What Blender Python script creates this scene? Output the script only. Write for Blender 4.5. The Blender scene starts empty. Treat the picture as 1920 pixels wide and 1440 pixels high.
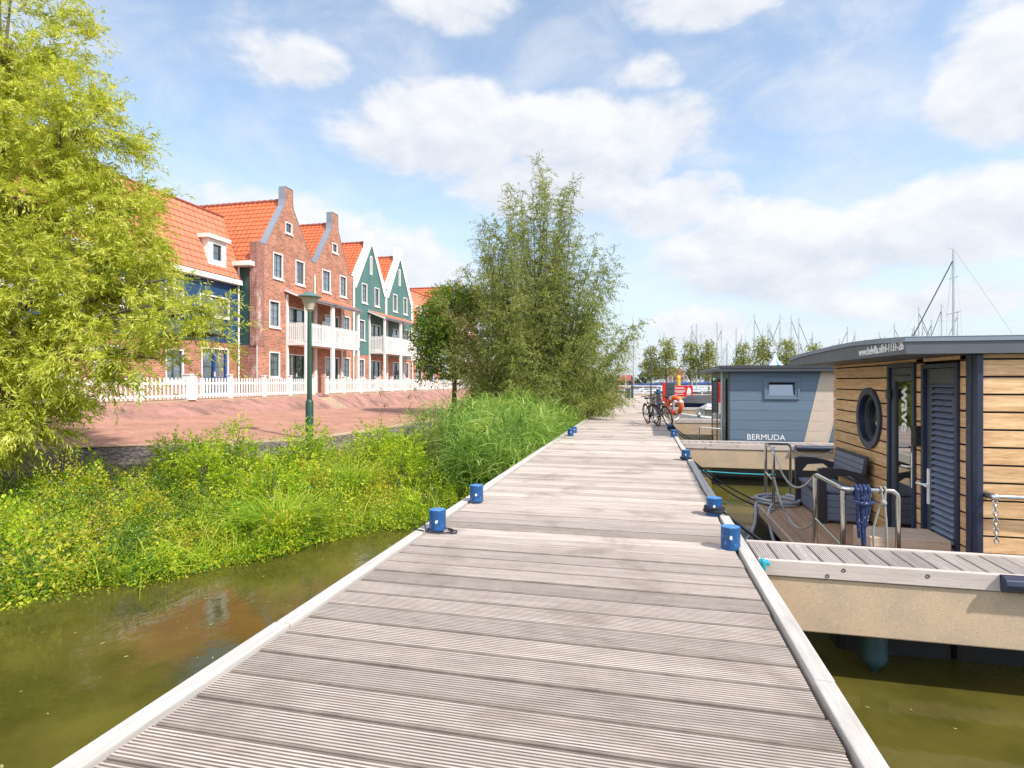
import bpy, bmesh, math, random
import numpy as np
from mathutils import Vector, Matrix
from mathutils.geometry import tessellate_polygon
R = math.radians
random.seed(7); rng = np.random.default_rng(7)
sc = bpy.context.scene
col = sc.collection
PI = math.pi

# ------------------------------------------------------------------ camera
cam = bpy.data.objects.new('camera', bpy.data.cameras.new('camera'))
col.objects.link(cam); sc.camera = cam
cam.location = (0, 0, 1.5); cam.rotation_euler = (R(90), 0, R(12.92))
cam.data.sensor_width = 36; cam.data.lens = 36*1068/1920
cam.data.shift_y = -5/1920; cam.data.clip_end = 3000; cam.data.clip_start = .05

# ------------------------------------------------------------------ sun, sky, exposure
SUN_EL, SUN_AZ = 47, 117           # azimuth clockwise from +Y: the sun stands over the marina, a little behind the camera
sd = Vector((math.sin(R(SUN_AZ))*math.cos(R(SUN_EL)), math.cos(R(SUN_AZ))*math.cos(R(SUN_EL)), math.sin(R(SUN_EL))))
sl = bpy.data.lights.new('sun', 'SUN'); sl.energy = 3.0; sl.angle = R(1.6); sl.color = (1, .95, .87)
so = bpy.data.objects.new('sun', sl); col.objects.link(so)
so.rotation_euler = sd.to_track_quat('Z', 'Y').to_euler()
sc.view_settings.view_transform = 'Standard'; sc.view_settings.look = 'None'
sc.view_settings.exposure = 1.0; sc.view_settings.gamma = 1
try:
    sc.cycles.use_denoising = True
    sc.cycles.max_bounces = 8; sc.cycles.transparent_max_bounces = 12
    sc.cycles.caustics_reflective = False; sc.cycles.caustics_refractive = False
except Exception:
    pass

w = bpy.data.worlds.new("World"); sc.world = w; w.use_nodes = True
wt = w.node_tree; wt.nodes.clear()
class NG:
    """tiny helper to write node maths"""
    def __init__(s, t): s.t = t
    def n(s, typ, **k):
        x = s.t.nodes.new(typ)
        for a, b in k.items(): setattr(x, a, b)
        return x
    def put(s, sock, v):
        if isinstance(v, bpy.types.NodeSocket): s.t.links.new(v, sock)
        else: sock.default_value = v
    def m(s, op, a, b=0.0, c=0.0, clamp=False):
        x = s.n('ShaderNodeMath', operation=op, use_clamp=clamp)
        s.put(x.inputs[0], a); s.put(x.inputs[1], b)
        if op in ('MULTIPLY_ADD', 'SMOOTH_MAX', 'SMOOTH_MIN'): s.put(x.inputs[2], c)
        return x.outputs[0]
    def mr(s, v, a, b, c, d, smooth=True):
        x = s.n('ShaderNodeMapRange', interpolation_type='SMOOTHSTEP' if smooth else 'LINEAR')
        for i, q in enumerate((v, a, b, c, d)): s.put(x.inputs[i], q)
        return x.outputs[0]
    def mix(s, f, a, b, blend='MIX'):
        x = s.n('ShaderNodeMix', data_type='RGBA', blend_type=blend)
        s.put(x.inputs['Factor'], f)
        s.put(x.inputs[6], a if not isinstance(a, tuple) else (*a[:3], 1)); s.put(x.inputs[7], b if not isinstance(b, tuple) else (*b[:3], 1))
        return x.outputs[2]
    def noise(s, v, scale, detail=4, rough=.55, dist=0):
        x = s.n('ShaderNodeTexNoise'); s.put(x.inputs['Vector'], v)
        x.inputs['Scale'].default_value = scale; x.inputs['Detail'].default_value = detail
        x.inputs['Roughness'].default_value = rough; x.inputs['Distortion'].default_value = dist
        return x.outputs['Fac']
    def comb(s, x, y, z):
        c = s.n('ShaderNodeCombineXYZ')
        for i, q in enumerate((x, y, z)): s.put(c.inputs[i], q)
        return c.outputs[0]
g = NG(wt)
sky = g.n('ShaderNodeTexSky', sky_type='NISHITA', sun_disc=False)
sky.sun_elevation = R(SUN_EL); sky.sun_rotation = R(SUN_AZ); sky.air_density = 1.0; sky.dust_density = .6; sky.ozone_density = 2.0
tc = g.n('ShaderNodeTexCoord'); sp = g.n('ShaderNodeSeparateXYZ'); wt.links.new(tc.outputs['Generated'], sp.inputs[0])
az = g.m('MULTIPLY', g.m('ARCTAN2', sp.outputs[0], sp.outputs[1]), 180/PI)
el = g.m('MULTIPLY', g.m('ARCSINE', sp.outputs[2]), 180/PI)
# cumulus banks, with unseen ones added left and behind for fill: (azimuth, elevation, half width, half height, strength)
BANKS = [(-19, 23.5, 15, 5.5, 1.0), (-5, 23, 15, 5.0, 1.05), (-8, 19, 15, 4.0, .9), (3, 16.5, 9, 4.0, .8), (11, 11.5, 13, 6, 1.0), (24, 12.8, 13, 4.6, 1.0),
         (5.5, 5.4, 6.0, 2.6, .9), (-34, 27.5, 8, 3.2, .55), (-18.8, 33.5, 9, 3, .7), (7, 32.5, 11, 3.0, .75), (29, 22.5, 8, 6.5, .9), (0.3, 27.5, 5, 2.6, .5),
         (-38, 13.5, 14, 5.5, .62), (-27, 10.5, 14, 7, .78), (22, 6.5, 12, 2.6, .55), (48, 16, 14, 8, .9), (75, 20, 20, 9, .9), (-75, 18, 22, 7, .8), (-95, 34, 20, 7, .7),
         (60, 38, 16, 6, .6), (120, 25, 25, 9, .8), (-140, 20, 30, 12, .95), (-95, 16, 26, 10, .95), (-170, 40, 30, 12, .9), (-110, 50, 26, 12, .8)]
dsum = 0.0; ssum = 0.0
for (a0, e0, ra, re, st) in BANKS:
    u = g.m('MULTIPLY', g.m('SUBTRACT', az, a0), 1/ra); v = g.m('MULTIPLY', g.m('SUBTRACT', el, e0), 1/re)
    r2 = g.m('ADD', g.m('MULTIPLY', u, u), g.m('MULTIPLY', v, v))
    d = g.m('MULTIPLY', g.m('SUBTRACT', 1.0, g.m('SQRT', r2)), st)
    d = g.m('MAXIMUM', d, 0.0)
    dsum = g.m('MAXIMUM', d, dsum) if not isinstance(dsum, float) else d
    sv = g.m('MULTIPLY', d, v); ssum = g.m('ADD', sv, ssum) if not isinstance(ssum, float) else sv
cv = g.comb(g.m('MULTIPLY', az, .1), g.m('MULTIPLY', el, .17), 0.0)
n1 = g.noise(cv, 1.3, 9, .56, .25); n2 = g.noise(cv, 4.0, 6, .6, .3)
puff = g.m('ADD', g.m('MULTIPLY', g.m('SUBTRACT', n1, .5), 1.55), g.m('MULTIPLY', g.m('SUBTRACT', n2, .5), .45))
gate = g.mr(dsum, 0.0, .25, 0.0, 1.0)
dens = g.m('MULTIPLY', g.mr(g.m('ADD', g.m('MULTIPLY', dsum, 1.5), puff), -.02, .60, 0.0, 1.0), g.m('ADD', g.m('MULTIPLY', gate, .9), .1))
thin = g.m('MULTIPLY', g.mr(g.noise(cv, .8, 6, .6, .5), .34, .74, 0.0, 1.0), .6)
low = g.mr(el, -2.0, 20.0, .9, 0.0)                                     # pale band of air above the horizon
cover = g.m('MAXIMUM', g.m('MULTIPLY', dens, .95), thin)
cv2 = g.comb(g.m('ADD', g.m('MULTIPLY', az, .1), .12), g.m('ADD', g.m('MULTIPLY', el, .17), .22), 0.0)      # the same billows a step towards the light
rim = g.m('SUBTRACT', n1, g.noise(cv2, 1.3, 9, .56, .25))
shade = g.m('ADD', g.m('ADD', .66, g.m('MULTIPLY', ssum, 1.0)), g.m('ADD', g.m('MULTIPLY', rim, 1.6), g.m('MULTIPLY', g.m('SUBTRACT', n2, .5), .5)), clamp=True)
ccol = g.mix(shade, (.335, .37, .43), (.50, .502, .512))
# unseen clouds left of and behind the view, brightened to fill shaded walls
fill_gain = g.mr(az, -58.0, -88.0, 1.0, 3.0)
ccol = g.mix(1.0, ccol, g.comb(fill_gain, fill_gain, fill_gain), 'MULTIPLY')
SKY = g.n('ShaderNodeVectorMath', operation='SCALE'); wt.links.new(sky.outputs[0], SKY.inputs[0]); SKY.inputs['Scale'].default_value = .135
skyc = g.mix(1.0, SKY.outputs[0], (1.12, 1.06, .97), 'MULTIPLY')
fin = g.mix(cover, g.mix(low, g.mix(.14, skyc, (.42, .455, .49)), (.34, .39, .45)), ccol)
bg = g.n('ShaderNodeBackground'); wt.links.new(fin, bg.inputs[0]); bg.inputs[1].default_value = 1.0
wo = g.n('ShaderNodeOutputWorld'); wt.links.new(bg.outputs[0], wo.inputs[0])

# ------------------------------------------------------------------ mesh + object helpers
ORG = {}
class MB:
    def __init__(s): s.v = []; s.f = []; s.mi = []; s.cur = 0
    def add(s, vs, fs):
        b = len(s.v); s.v.extend([tuple(x) for x in vs])
        s.f.extend([tuple(b+i for i in f) for f in fs]); s.mi.extend([s.cur]*len(fs)); return s
    def box(s, x0, y0, z0, x1, y1, z1):
        if x1 < x0: x0, x1 = x1, x0
        if y1 < y0: y0, y1 = y1, y0
        if z1 < z0: z0, z1 = z1, z0
        return s.add([(x0,y0,z0),(x1,y0,z0),(x1,y1,z0),(x0,y1,z0),(x0,y0,z1),(x1,y0,z1),(x1,y1,z1),(x0,y1,z1)],
              [(0,3,2,1),(4,5,6,7),(0,1,5,4),(1,2,6,5),(2,3,7,6),(3,0,4,7)])
    def obox(s, c, ax, ay, az_, hx, hy, hz):
        c = Vector(c); P = []
        for k in (-1, 1):
            for (i, j) in ((-1,-1),(1,-1),(1,1),(-1,1)):
                P.append(c+Vector(ax)*hx*i+Vector(ay)*hy*j+Vector(az_)*hz*k)
        return s.add(P, [(0,3,2,1),(4,5,6,7),(0,1,5,4),(1,2,6,5),(2,3,7,6),(3,0,4,7)])
    def prism(s, pts, off):
        """polygon of 3-D points swept by the vector off"""
        n = len(pts); P = [Vector(p) for p in pts]; Q = [p+Vector(off) for p in P]
        tri = tessellate_polygon([P])
        fs = [tuple(t) for t in tri]+[tuple(i+n for i in reversed(t)) for t in tri]
        fs += [(i, (i+1) % n, n+(i+1) % n, n+i) for i in range(n)]
        return s.add(P+Q, fs)
    def tube(s, pts, r, n=8, cap=True, closed=False):
        P = [Vector(p) for p in pts]; m = len(P); rr = r if hasattr(r, '__len__') else [r]*m
        up = None; V = []
        for i in range(m):
            if closed: t = P[(i+1) % m]-P[i-1]
            else: t = P[min(i+1, m-1)]-P[max(i-1, 0)]
            t = t.normalized() if t.length > 1e-9 else Vector((0, 0, 1))
            if up is None:
                up = Vector((0, 0, 1)) if abs(t.z) < .9 else Vector((1, 0, 0))
            a = t.cross(up)
            if a.length < 1e-4: a = t.cross(Vector((0, 1, 0)))
            a.normalize(); b = a.cross(t).normalized(); up = b
            for k in range(n):
                q = 2*PI*k/n; V.append(P[i]+(a*math.cos(q)+b*math.sin(q))*rr[i])
        F = []
        for i in range(m if closed else m-1):
            i2 = (i+1) % m
            for k in range(n): F.append((i*n+k, i*n+(k+1) % n, i2*n+(k+1) % n, i2*n+k))
        if cap and not closed: F += [tuple(range(n))[::-1], tuple((m-1)*n+k for k in range(n))]
        return s.add(V, F)
    def lathe(s, prof, c=(0,0,0), n=20):
        V = []; F = []; m = len(prof)
        for (r, z) in prof:
            for k in range(n): V.append((c[0]+r*math.cos(2*PI*k/n), c[1]+r*math.sin(2*PI*k/n), c[2]+z))
        for i in range(m-1):
            for k in range(n): F.append((i*n+k, i*n+(k+1) % n, (i+1)*n+(k+1) % n, (i+1)*n+k))
        F += [tuple(range(n))[::-1], tuple((m-1)*n+k for k in range(n))]
        return s.add(V, F)
    def sphere(s, c, r, n=10, sc_=(1,1,1)):
        prof = [(r*math.sin(PI*i/n)+1e-4, -r*math.cos(PI*i/n)) for i in range(n+1)]
        V = len(s.v); s.lathe(prof, (0,0,0), n*2)
        for i in range(V, len(s.v)):
            x, y, z = s.v[i]; s.v[i] = (c[0]+x*sc_[0], c[1]+y*sc_[1], c[2]+z*sc_[2])
        return s
    def np(s, V, F):
        return s.add(V.tolist() if hasattr(V, 'tolist') else V, F.tolist() if hasattr(F, 'tolist') else F)
    def build(s, name, mat, parent=None, smooth=False, bevel=0, M4=None):
        me = bpy.data.meshes.new(name)
        o = Vector(ORG.get(parent.name, (0,0,0))) if parent else Vector((0,0,0))
        vs = [(x-o.x, y-o.y, z-o.z) for x, y, z in s.v] if parent else s.v
        if M4 is not None: vs = [tuple(M4 @ Vector(v)) for v in vs]
        me.from_pydata(vs, [], s.f)
        for mm in (mat if isinstance(mat, (list, tuple)) else [mat]): me.materials.append(mm)
        if isinstance(mat, (list, tuple)): me.polygons.foreach_set('material_index', s.mi)
        if smooth:
            me.polygons.foreach_set('use_smooth', [True]*len(me.polygons))
            me.update()
            try: me.set_sharp_from_angle(angle=R(40))
            except Exception: pass
        me.update()
        ob = bpy.data.objects.new(name, me); col.objects.link(ob)
        if parent: ob.parent = parent; ORG[ob.name] = tuple(o)
        if bevel:
            b = ob.modifiers.new('bevel', 'BEVEL'); b.width = bevel; b.segments = 2; b.limit_method = 'ANGLE'
        return ob
def tag(o, label, cat=None, group=None, kind=None):
    if label: o['label'] = label
    if cat: o['category'] = cat
    if group: o['group'] = group
    if kind: o['kind'] = kind
    return o
def thing(name, label, cat, loc=(0,0,0), group=None, rz=0):
    o = bpy.data.objects.new(name, None); col.objects.link(o); o.location = loc; o.rotation_euler = (0, 0, rz)
    o.empty_display_size = .2
    ORG[o.name] = tuple(loc); return tag(o, label, cat, group)
def kids(o): return [c for c in list(bpy.data.objects) if c.parent == o]
def copy_tree(o, loc=None, rz=None, scale=None, label=None, root=True):
    CH = {}
    for c in bpy.data.objects:
        if c.parent: CH.setdefault(c.parent.name, []).append(c)
    def rec(a, par):
        n = a.copy(); col.objects.link(n)
        if par: n.parent = par
        for ch in CH.get(a.name, []): rec(ch, n)
        return n
    n = rec(o, None)
    if loc is not None: n.location = loc
    if rz is not None: n.rotation_euler[2] = rz
    if scale is not None: n.scale = scale if hasattr(scale, '__len__') else (scale,)*3
    if label: n['label'] = label
    return n
def fast_mesh(name, V, F4, mats, parent=None, mi=None, smooth=False):
    """big quad soups straight from numpy"""
    me = bpy.data.meshes.new(name); V = np.asarray(V, dtype=np.float32); F4 = np.asarray(F4, dtype=np.int32)
    if parent: V = V-np.asarray(ORG[parent.name], dtype=np.float32)
    k = F4.shape[1]
    me.vertices.add(len(V)); me.vertices.foreach_set('co', V.ravel())
    me.loops.add(F4.size); me.loops.foreach_set('vertex_index', F4.ravel())
    me.polygons.add(len(F4)); me.polygons.foreach_set('loop_start', np.arange(0, F4.size, k, dtype=np.int32))
    try: me.polygons.foreach_set('loop_total', np.full(len(F4), k, dtype=np.int32))
    except Exception: pass
    for m in (mats if isinstance(mats, (list, tuple)) else [mats]): me.materials.append(m)
    if mi is not None: me.polygons.foreach_set('material_index', np.asarray(mi, dtype=np.int32))
    if smooth: me.polygons.foreach_set('use_smooth', np.ones(len(F4), dtype=bool))
    me.update(calc_edges=True); me.validate()
    ob = bpy.data.objects.new(name, me); col.objects.link(ob)
    if parent: ob.parent = parent; ORG[ob.name] = ORG[parent.name]
    return ob

# ------------------------------------------------------------------ materials
def newmat(name):
    m = bpy.data.materials.new(name); m.use_nodes = True; t = m.node_tree; t.nodes.clear()
    g = NG(t); p = g.n('ShaderNodeBsdfPrincipled'); o = g.n('ShaderNodeOutputMaterial'); t.links.new(p.outputs[0], o.inputs[0])
    tc = g.n('ShaderNodeTexCoord')
    return m, g, p, o, tc
def mapping(g, v, s):
    mp = g.n('ShaderNodeMapping'); g.put(mp.inputs['Vector'], v); mp.inputs['Scale'].default_value = s; return mp.outputs[0]
def bump(g, p, h, strength=.3, dist=.01):
    b = g.n('ShaderNodeBump'); b.inputs['Strength'].default_value = strength; b.inputs['Distance'].default_value = dist
    g.put(b.inputs['Height'], h); g.t.links.new(b.outputs[0], p.inputs['Normal'])
def mat(name, c, rough=.6, metal=0, var=.12, scale=6, stretch=(1,1,1), bmp=0, bscale=60, island=0, c2=None, c2lo=.5, c2hi=.7, c2scale=2, spec=.5):
    m, g, p, o, tc = newmat(name)
    v = mapping(g, tc.outputs['Object'], stretch)
    n = g.noise(v, scale, 6, .6)
    f = g.mr(n, .25, .75, 1-var, 1+var, False)
    if island:
        ge = g.n('ShaderNodeNewGeometry')
        f = g.m('MULTIPLY', f, g.mr(ge.outputs['Random Per Island'], 0, 1, 1-island, 1+island, False))
    base = (*c, 1)
    if c2 is not None:
        base = g.mix(g.mr(g.noise(v, c2scale, 7, .65), c2lo, c2hi, 0, 1), (*c, 1), (*c2, 1))
    fc = g.comb(f, f, f)
    g.put(p.inputs['Base Color'], g.mix(1.0, base, fc, 'MULTIPLY'))
    g.put(p.inputs['Roughness'], g.mr(g.noise(v, scale*2.3, 3), .3, .7, max(rough-.08, .02), min(rough+.08, 1), False))
    p.inputs['Metallic'].default_value = metal; p.inputs['Specular IOR Level'].default_value = spec
    if bmp: bump(g, p, g.noise(v, bscale, 5, .6), bmp, .004)
    return m
def brickmat(name, c1, c2, mortar, bw=.25, bh=.08, stain=None, floor=False, rough=.85):
    m, g, p, o, tc = newmat(name)
    s = g.n('ShaderNodeSeparateXYZ'); g.put(s.inputs[0], tc.outputs['Object'])
    v = g.comb(s.outputs[1], s.outputs[0], 0.0) if floor else g.comb(g.m('ADD', s.outputs[0], s.outputs[1]), s.outputs[2], 0.0)
    b = g.n('ShaderNodeTexBrick'); g.put(b.inputs['Vector'], v); b.inputs['Scale'].default_value = 1
    b.inputs['Brick Width'].default_value = bw; b.inputs['Row Height'].default_value = bh; b.inputs['Mortar Size'].default_value = .007
    b.inputs['Mortar Smooth'].default_value = .2; b.inputs['Bias'].default_value = -.1
    b.inputs['Color1'].default_value = (*c1, 1); b.inputs['Color2'].default_value = (*c2, 1); b.inputs['Mortar'].default_value = (*mortar, 1)
    cc = b.outputs['Color']
    f = g.mr(g.noise(tc.outputs['Object'], .9, 6, .65), .3, .7, .78, 1.2, False)
    cc = g.mix(1.0, cc, g.comb(f, f, f), 'MULTIPLY')
    f2 = g.mr(g.noise(mapping(g, tc.outputs['Object'], (3, 3, 12)), 1.6, 4, .6), .62, .75, 0, .55)
    cc = g.mix(f2, cc, (c1[0]*.45, c1[1]*.45, c1[2]*.5, 1))
    if stain:
        f3 = g.mr(g.noise(mapping(g, tc.outputs['Object'], (1, 1.2, .5)), 1.1, 7, .7), stain[3], stain[3]+.16, 0, .75)
        cc = g.mix(f3, cc, (*stain[:3], 1))
    g.put(p.inputs['Base Color'], cc); p.inputs['Roughness'].default_value = rough; p.inputs['Specular IOR Level'].default_value = .25
    bump(g, p, b.outputs['Fac'], -.4, .006)
    return m
def leafmat(name, ramp, trans=.38, tint=(1.25, 1.15, .5), clump=1.2, rough=.5, wt=.38, gain=1.0):
    m, g, p, o, tc = newmat(name)
    ge = g.n('ShaderNodeNewGeometry')
    n = g.noise(tc.outputs['Object'], clump, 3, .5)
    f = g.m('ADD', g.m('MULTIPLY', ge.outputs['Random Per Island'], 1-wt), g.m('MULTIPLY', g.mr(n, .32, .68, 0, 1, False), wt))
    r = g.n('ShaderNodeValToRGB'); g.put(r.inputs[0], f)
    for i, (pos, c) in enumerate(ramp):
        e = r.color_ramp.elements[i] if i < 2 else r.color_ramp.elements.new(pos)
        e.position = pos; e.color = (*[min(.8, q*gain) for q in c], 1)
    g.put(p.inputs['Base Color'], r.outputs[0]); p.inputs['Roughness'].default_value = rough; p.inputs['Specular IOR Level'].default_value = .35
    tr = g.n('ShaderNodeBsdfTranslucent'); g.put(tr.inputs[0], g.mix(1.0, r.outputs[0], (*tint, 1), 'MULTIPLY'))
    mx = g.n('ShaderNodeMixShader'); mx.inputs[0].default_value = trans
    g.t.links.new(p.outputs[0], mx.inputs[1]); g.t.links.new(tr.outputs[0], mx.inputs[2]); g.t.links.new(mx.outputs[0], o.inputs[0])
    return m
def deckmat(name, c, dark, wet=.25, grain=(1.2, 22, 22), island=.14):
    m, g, p, o, tc = newmat(name)
    v = mapping(g, tc.outputs['Object'], grain)
    ge = g.n('ShaderNodeNewGeometry'); rnd = ge.outputs['Random Per Island']
    v2 = g.n('ShaderNodeVectorMath', operation='ADD'); g.put(v2.inputs[0], v); g.put(v2.inputs[1], g.comb(g.m('MULTIPLY', rnd, 37.0), 0.0, g.m('MULTIPLY', rnd, 11.0)))
    n1 = g.noise(v2.outputs[0], 1.0, 8, .7, .3); n2 = g.noise(tc.outputs['Object'], 1.3, 6, .65, .4); n3 = g.noise(v2.outputs[0], 6, 4, .7)
    f = g.mr(n1, .3, .75, 0, 1); blot = g.mr(n2, .48, .72, 0, wet)
    cc = g.mix(g.m('MULTIPLY', g.m('SUBTRACT', 1.0, f), .5), (*c, 1), (*dark, 1))
    cc = g.mix(blot, cc, (dark[0]*.8, dark[1]*.75, dark[2]*.72, 1))
    k = g.m('MULTIPLY', g.mr(rnd, 0, 1, 1-island, 1+island, False), g.mr(n3, .3, .7, .9, 1.1, False))
    cc = g.mix(1.0, cc, g.comb(k, k, k), 'MULTIPLY')
    g.put(p.inputs['Base Color'], cc); p.inputs['Roughness'].default_value = .78; p.inputs['Specular IOR Level'].default_value = .3
    bump(g, p, g.m('ADD', n1, g.m('MULTIPLY', n3, .5)), .35, .004)
    return m
def glassmat(name, tintc=(.5, .56, .6), refl=.25):
    m, g, p, o, tc = newmat(name)
    t = g.n('ShaderNodeBsdfTransparent'); t.inputs[0].default_value = (*tintc, 1)
    gl = g.n('ShaderNodeBsdfGlossy'); gl.inputs['Roughness'].default_value = .02
    wv = g.noise(tc.outputs['Object'], 1.5, 2); b = g.n('ShaderNodeBump'); b.inputs['Strength'].default_value = .06; b.inputs['Distance'].default_value = .02
    g.put(b.inputs['Height'], wv); g.t.links.new(b.outputs[0], gl.inputs['Normal'])
    ge = g.n('ShaderNodeNewGeometry'); dt = g.n('ShaderNodeVectorMath', operation='DOT_PRODUCT'); g.put(dt.inputs[0], ge.outputs['Normal']); g.put(dt.inputs[1], ge.outputs['Incoming'])
    fr = g.m('MULTIPLY_ADD', g.m('POWER', g.m('SUBTRACT', 1.0, g.m('ABSOLUTE', dt.outputs['Value']), clamp=True), 5.0), .9, .04+refl)
    mx = g.n('ShaderNodeMixShader'); g.put(mx.inputs[0], g.m('MINIMUM', fr, 1.0))
    g.t.links.new(t.outputs[0], mx.inputs[1]); g.t.links.new(gl.outputs[0], mx.inputs[2]); g.t.links.new(mx.outputs[0], o.inputs[0])
    return m
DECK = deckmat('weathered_decking', (.54, .465, .415), (.185, .14, .115), .50, island=.2)
DARKG = mat('dark_groove', (.20, .165, .14), .9, var=.35, scale=7)
EDGE = deckmat('bleached_edge_timber', (.54, .515, .485), (.27, .24, .215), .25, (18, 1.0, 18), .03)
PIERD = deckmat('pier_decking', (.50, .45, .415), (.22, .18, .155), .2, (22, 1.2, 22))
FASC = deckmat('pier_fascia_timber', (.58, .51, .47), (.36, .29, .25), .15, (1.1, 16, 16), .05)
DARKT = mat('dark_bearer', (.06, .05, .045), .8)
BLUEP = mat('blue_bollard_paint', (.012, .075, .22), .42, var=.2, scale=9, bmp=.15, bscale=30, c2=(.10, .19, .34), c2lo=.55, c2hi=.66, c2scale=26)
CAPP = mat('bollard_cap_paint', (.05, .19, .45), .5, c2=(.35, .42, .5), c2lo=.52, c2hi=.72, c2scale=25)
WHITEP = mat('white_paint', (.80, .79, .76), .45, var=.05, scale=3)
WHITES = mat('white_sill', (.78, .76, .72), .5, var=.06)
STEEL = mat('polished_steel', (.62, .61, .58), .16, 1, var=.06)
CHROME = mat('galvanised_chain', (.55, .55, .53), .3, 1)
BLACK = mat('black_rubber', (.014, .014, .016), .6, var=.3, scale=12)
HULLB = mat('black_float', (.018, .018, .02), .55, var=.35, scale=4, c2=(.10, .10, .10), c2lo=.6, c2hi=.85, c2scale=3)
ROPED = mat('dark_rope', (.018, .02, .03), .9, var=.5, scale=60)
ROPEB = mat('blue_rope', (.014, .026, .085), .9, var=.2, scale=60, c2=(.45, .5, .6), c2lo=.6, c2hi=.66, c2scale=55)
ROPEG = mat('grey_rope', (.28, .26, .22), .9, var=.3, scale=70)
HOSE = mat('grey_hose', (.34, .36, .40), .5, var=.1)
GREEND = mat('lamp_post_green', (.022, .07, .05), .45, var=.15)
ANTH = mat('anthracite_aluminium', (.062, .072, .082), .42, var=.1, scale=3)
ROOFM = mat('grey_roof_trim', (.105, .118, .135), .5, var=.1, scale=2)
NAVY = mat('navy_frame', (.022, .030, .062), .4, var=.1)
GBLUE = mat('slate_blue_cladding', (.118, .168, .228), .6, var=.09, scale=3, stretch=(.6, 6, 6), island=.05, bmp=.12, bscale=40)
BEIGE = mat('beige_cladding', (.55, .45, .355), .6, var=.06, island=.04)
def cladmat():
    m, g, p, o, tc = newmat('oak_cladding')
    ge = g.n('ShaderNodeNewGeometry'); rnd = ge.outputs['Random Per Island']
    v = g.n('ShaderNodeVectorMath', operation='ADD'); g.put(v.inputs[0], mapping(g, tc.outputs['Object'], (1.3, 1.3, 16)))
    g.put(v.inputs[1], g.comb(g.m('MULTIPLY', rnd, 91.0), g.m('MULTIPLY', rnd, 53.0), 0.0))
    n1 = g.noise(v.outputs[0], 1.6, 8, .68, 1.2); n2 = g.noise(v.outputs[0], 7, 4, .6, .2)
    cc = g.mix(g.mr(n1, .3, .72, 0, 1), (.47, .265, .115, 1), (.79, .53, .29, 1))
    k = g.m('MULTIPLY', g.mr(rnd, 0, 1, .88, 1.12, False), g.mr(n2, .3, .7, .92, 1.08, False))
    g.put(p.inputs['Base Color'], g.mix(1.0, cc, g.comb(k, k, k), 'MULTIPLY')); p.inputs['Roughness'].default_value = .55
    bump(g, p, n1, .12, .003)
    return m
OAK = cladmat()
TEAK = deckmat('boat_deck_boards', (.46, .285, .185), (.23, .135, .085), .15, (22, 1.2, 22), .12)
BEAMW = deckmat('old_beam', (.66, .50, .37), (.30, .20, .135), .2, (1.5, 14, 14), .05)
def concmat():
    m, g, p, o, tc = newmat('aggregate_concrete'); v = tc.outputs['Object']
    n1 = g.noise(v, 2.2, 6, .65); n2 = g.noise(v, 95, 3, .7); n3 = g.noise(v, 60, 2, .5)
    cc = g.mix(g.mr(n1, .35, .7, 0, 1), (.52, .385, .255, 1), (.41, .325, .24, 1))
    cc = g.mix(g.mr(n2, .58, .66, 0, .75), cc, (.15, .12, .10, 1)); cc = g.mix(g.mr(n3, .66, .72, 0, .7), cc, (.62, .55, .46, 1))
    g.put(p.inputs['Base Color'], cc); p.inputs['Roughness'].default_value = .9; bump(g, p, n2, .3, .004); return m
CONC = concmat()
BRICK = brickmat('red_brick', (.49, .195, .115), (.235, .09, .056), (.50, .40, .33), stain=(.56, .42, .35, .62))
BRICKD = brickmat('old_pier_brick', (.33, .115, .08), (.22, .085, .065), (.42, .35, .30), stain=(.64, .56, .51, .50))
PAVE = brickmat('street_paving', (.46, .235, .165), (.36, .175, .125), (.30, .19, .15), .2, .1, floor=True)
SLOPEB = brickmat('slope_paving', (.40, .20, .16), (.33, .165, .135), (.33, .2, .16), .2, .07, stain=(.15, .095, .075, .47), floor=True)
def boardmat(name, c, horizontal=False, pitch=.13):
    m, g, p, o, tc = newmat(name)
    s = g.n('ShaderNodeSeparateXYZ'); g.put(s.inputs[0], tc.outputs['Object'])
    a = s.outputs[2] if horizontal else g.m('ADD', s.outputs[0], s.outputs[1])
    fr = g.m('FRACT', g.m('MULTIPLY', a, 1/pitch)); gap = g.m('LESS_THAN', fr, .1)
    fl = g.m('FLOOR', g.m('MULTIPLY', a, 1/pitch)); wn = g.n('ShaderNodeTexWhiteNoise', noise_dimensions='1D'); g.put(wn.inputs['W'], fl)
    k = g.m('MULTIPLY', g.mr(wn.outputs[0], 0, 1, .92, 1.08, False), g.mr(g.noise(tc.outputs['Object'], 1.2, 5, .6), .3, .7, .88, 1.12, False))
    g.put(p.inputs['Base Color'], g.mix(1.0, (*c, 1), g.comb(k, k, k), 'MULTIPLY')); p.inputs['Roughness'].default_value = .55
    ht = g.mr(fr, 0, 1, 1, 0, False) if horizontal else g.m('SUBTRACT', 1.0, gap)
    bump(g, p, ht, .8, .02)
    return m
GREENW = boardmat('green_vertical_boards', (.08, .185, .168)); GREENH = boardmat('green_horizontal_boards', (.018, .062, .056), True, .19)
BLUEH = boardmat('blue_horizontal_boards', (.014, .060, .150), True, .19)
TILE = mat('orange_roof_tile', (.54, .13, .042), .55, var=.22, scale=2.5, c2=(.42, .10, .035), c2lo=.5, c2hi=.75, c2scale=4)
TILEP = mat('pale_orange_tile', (.56, .20, .11), .6, var=.14, scale=2.5, c2=(.48, .15, .07), c2lo=.5, c2hi=.75, c2scale=4)
RIDGE = mat('ridge_tile', (.30, .075, .045), .6)
ZINC = mat('zinc_coping', (.20, .235, .29), .5, var=.08, scale=2)
GLASS = glassmat('window_glass', (.8, .84, .87), .2); DGLASS = glassmat('dark_door_glass', (.05, .055, .06), .34)
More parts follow.
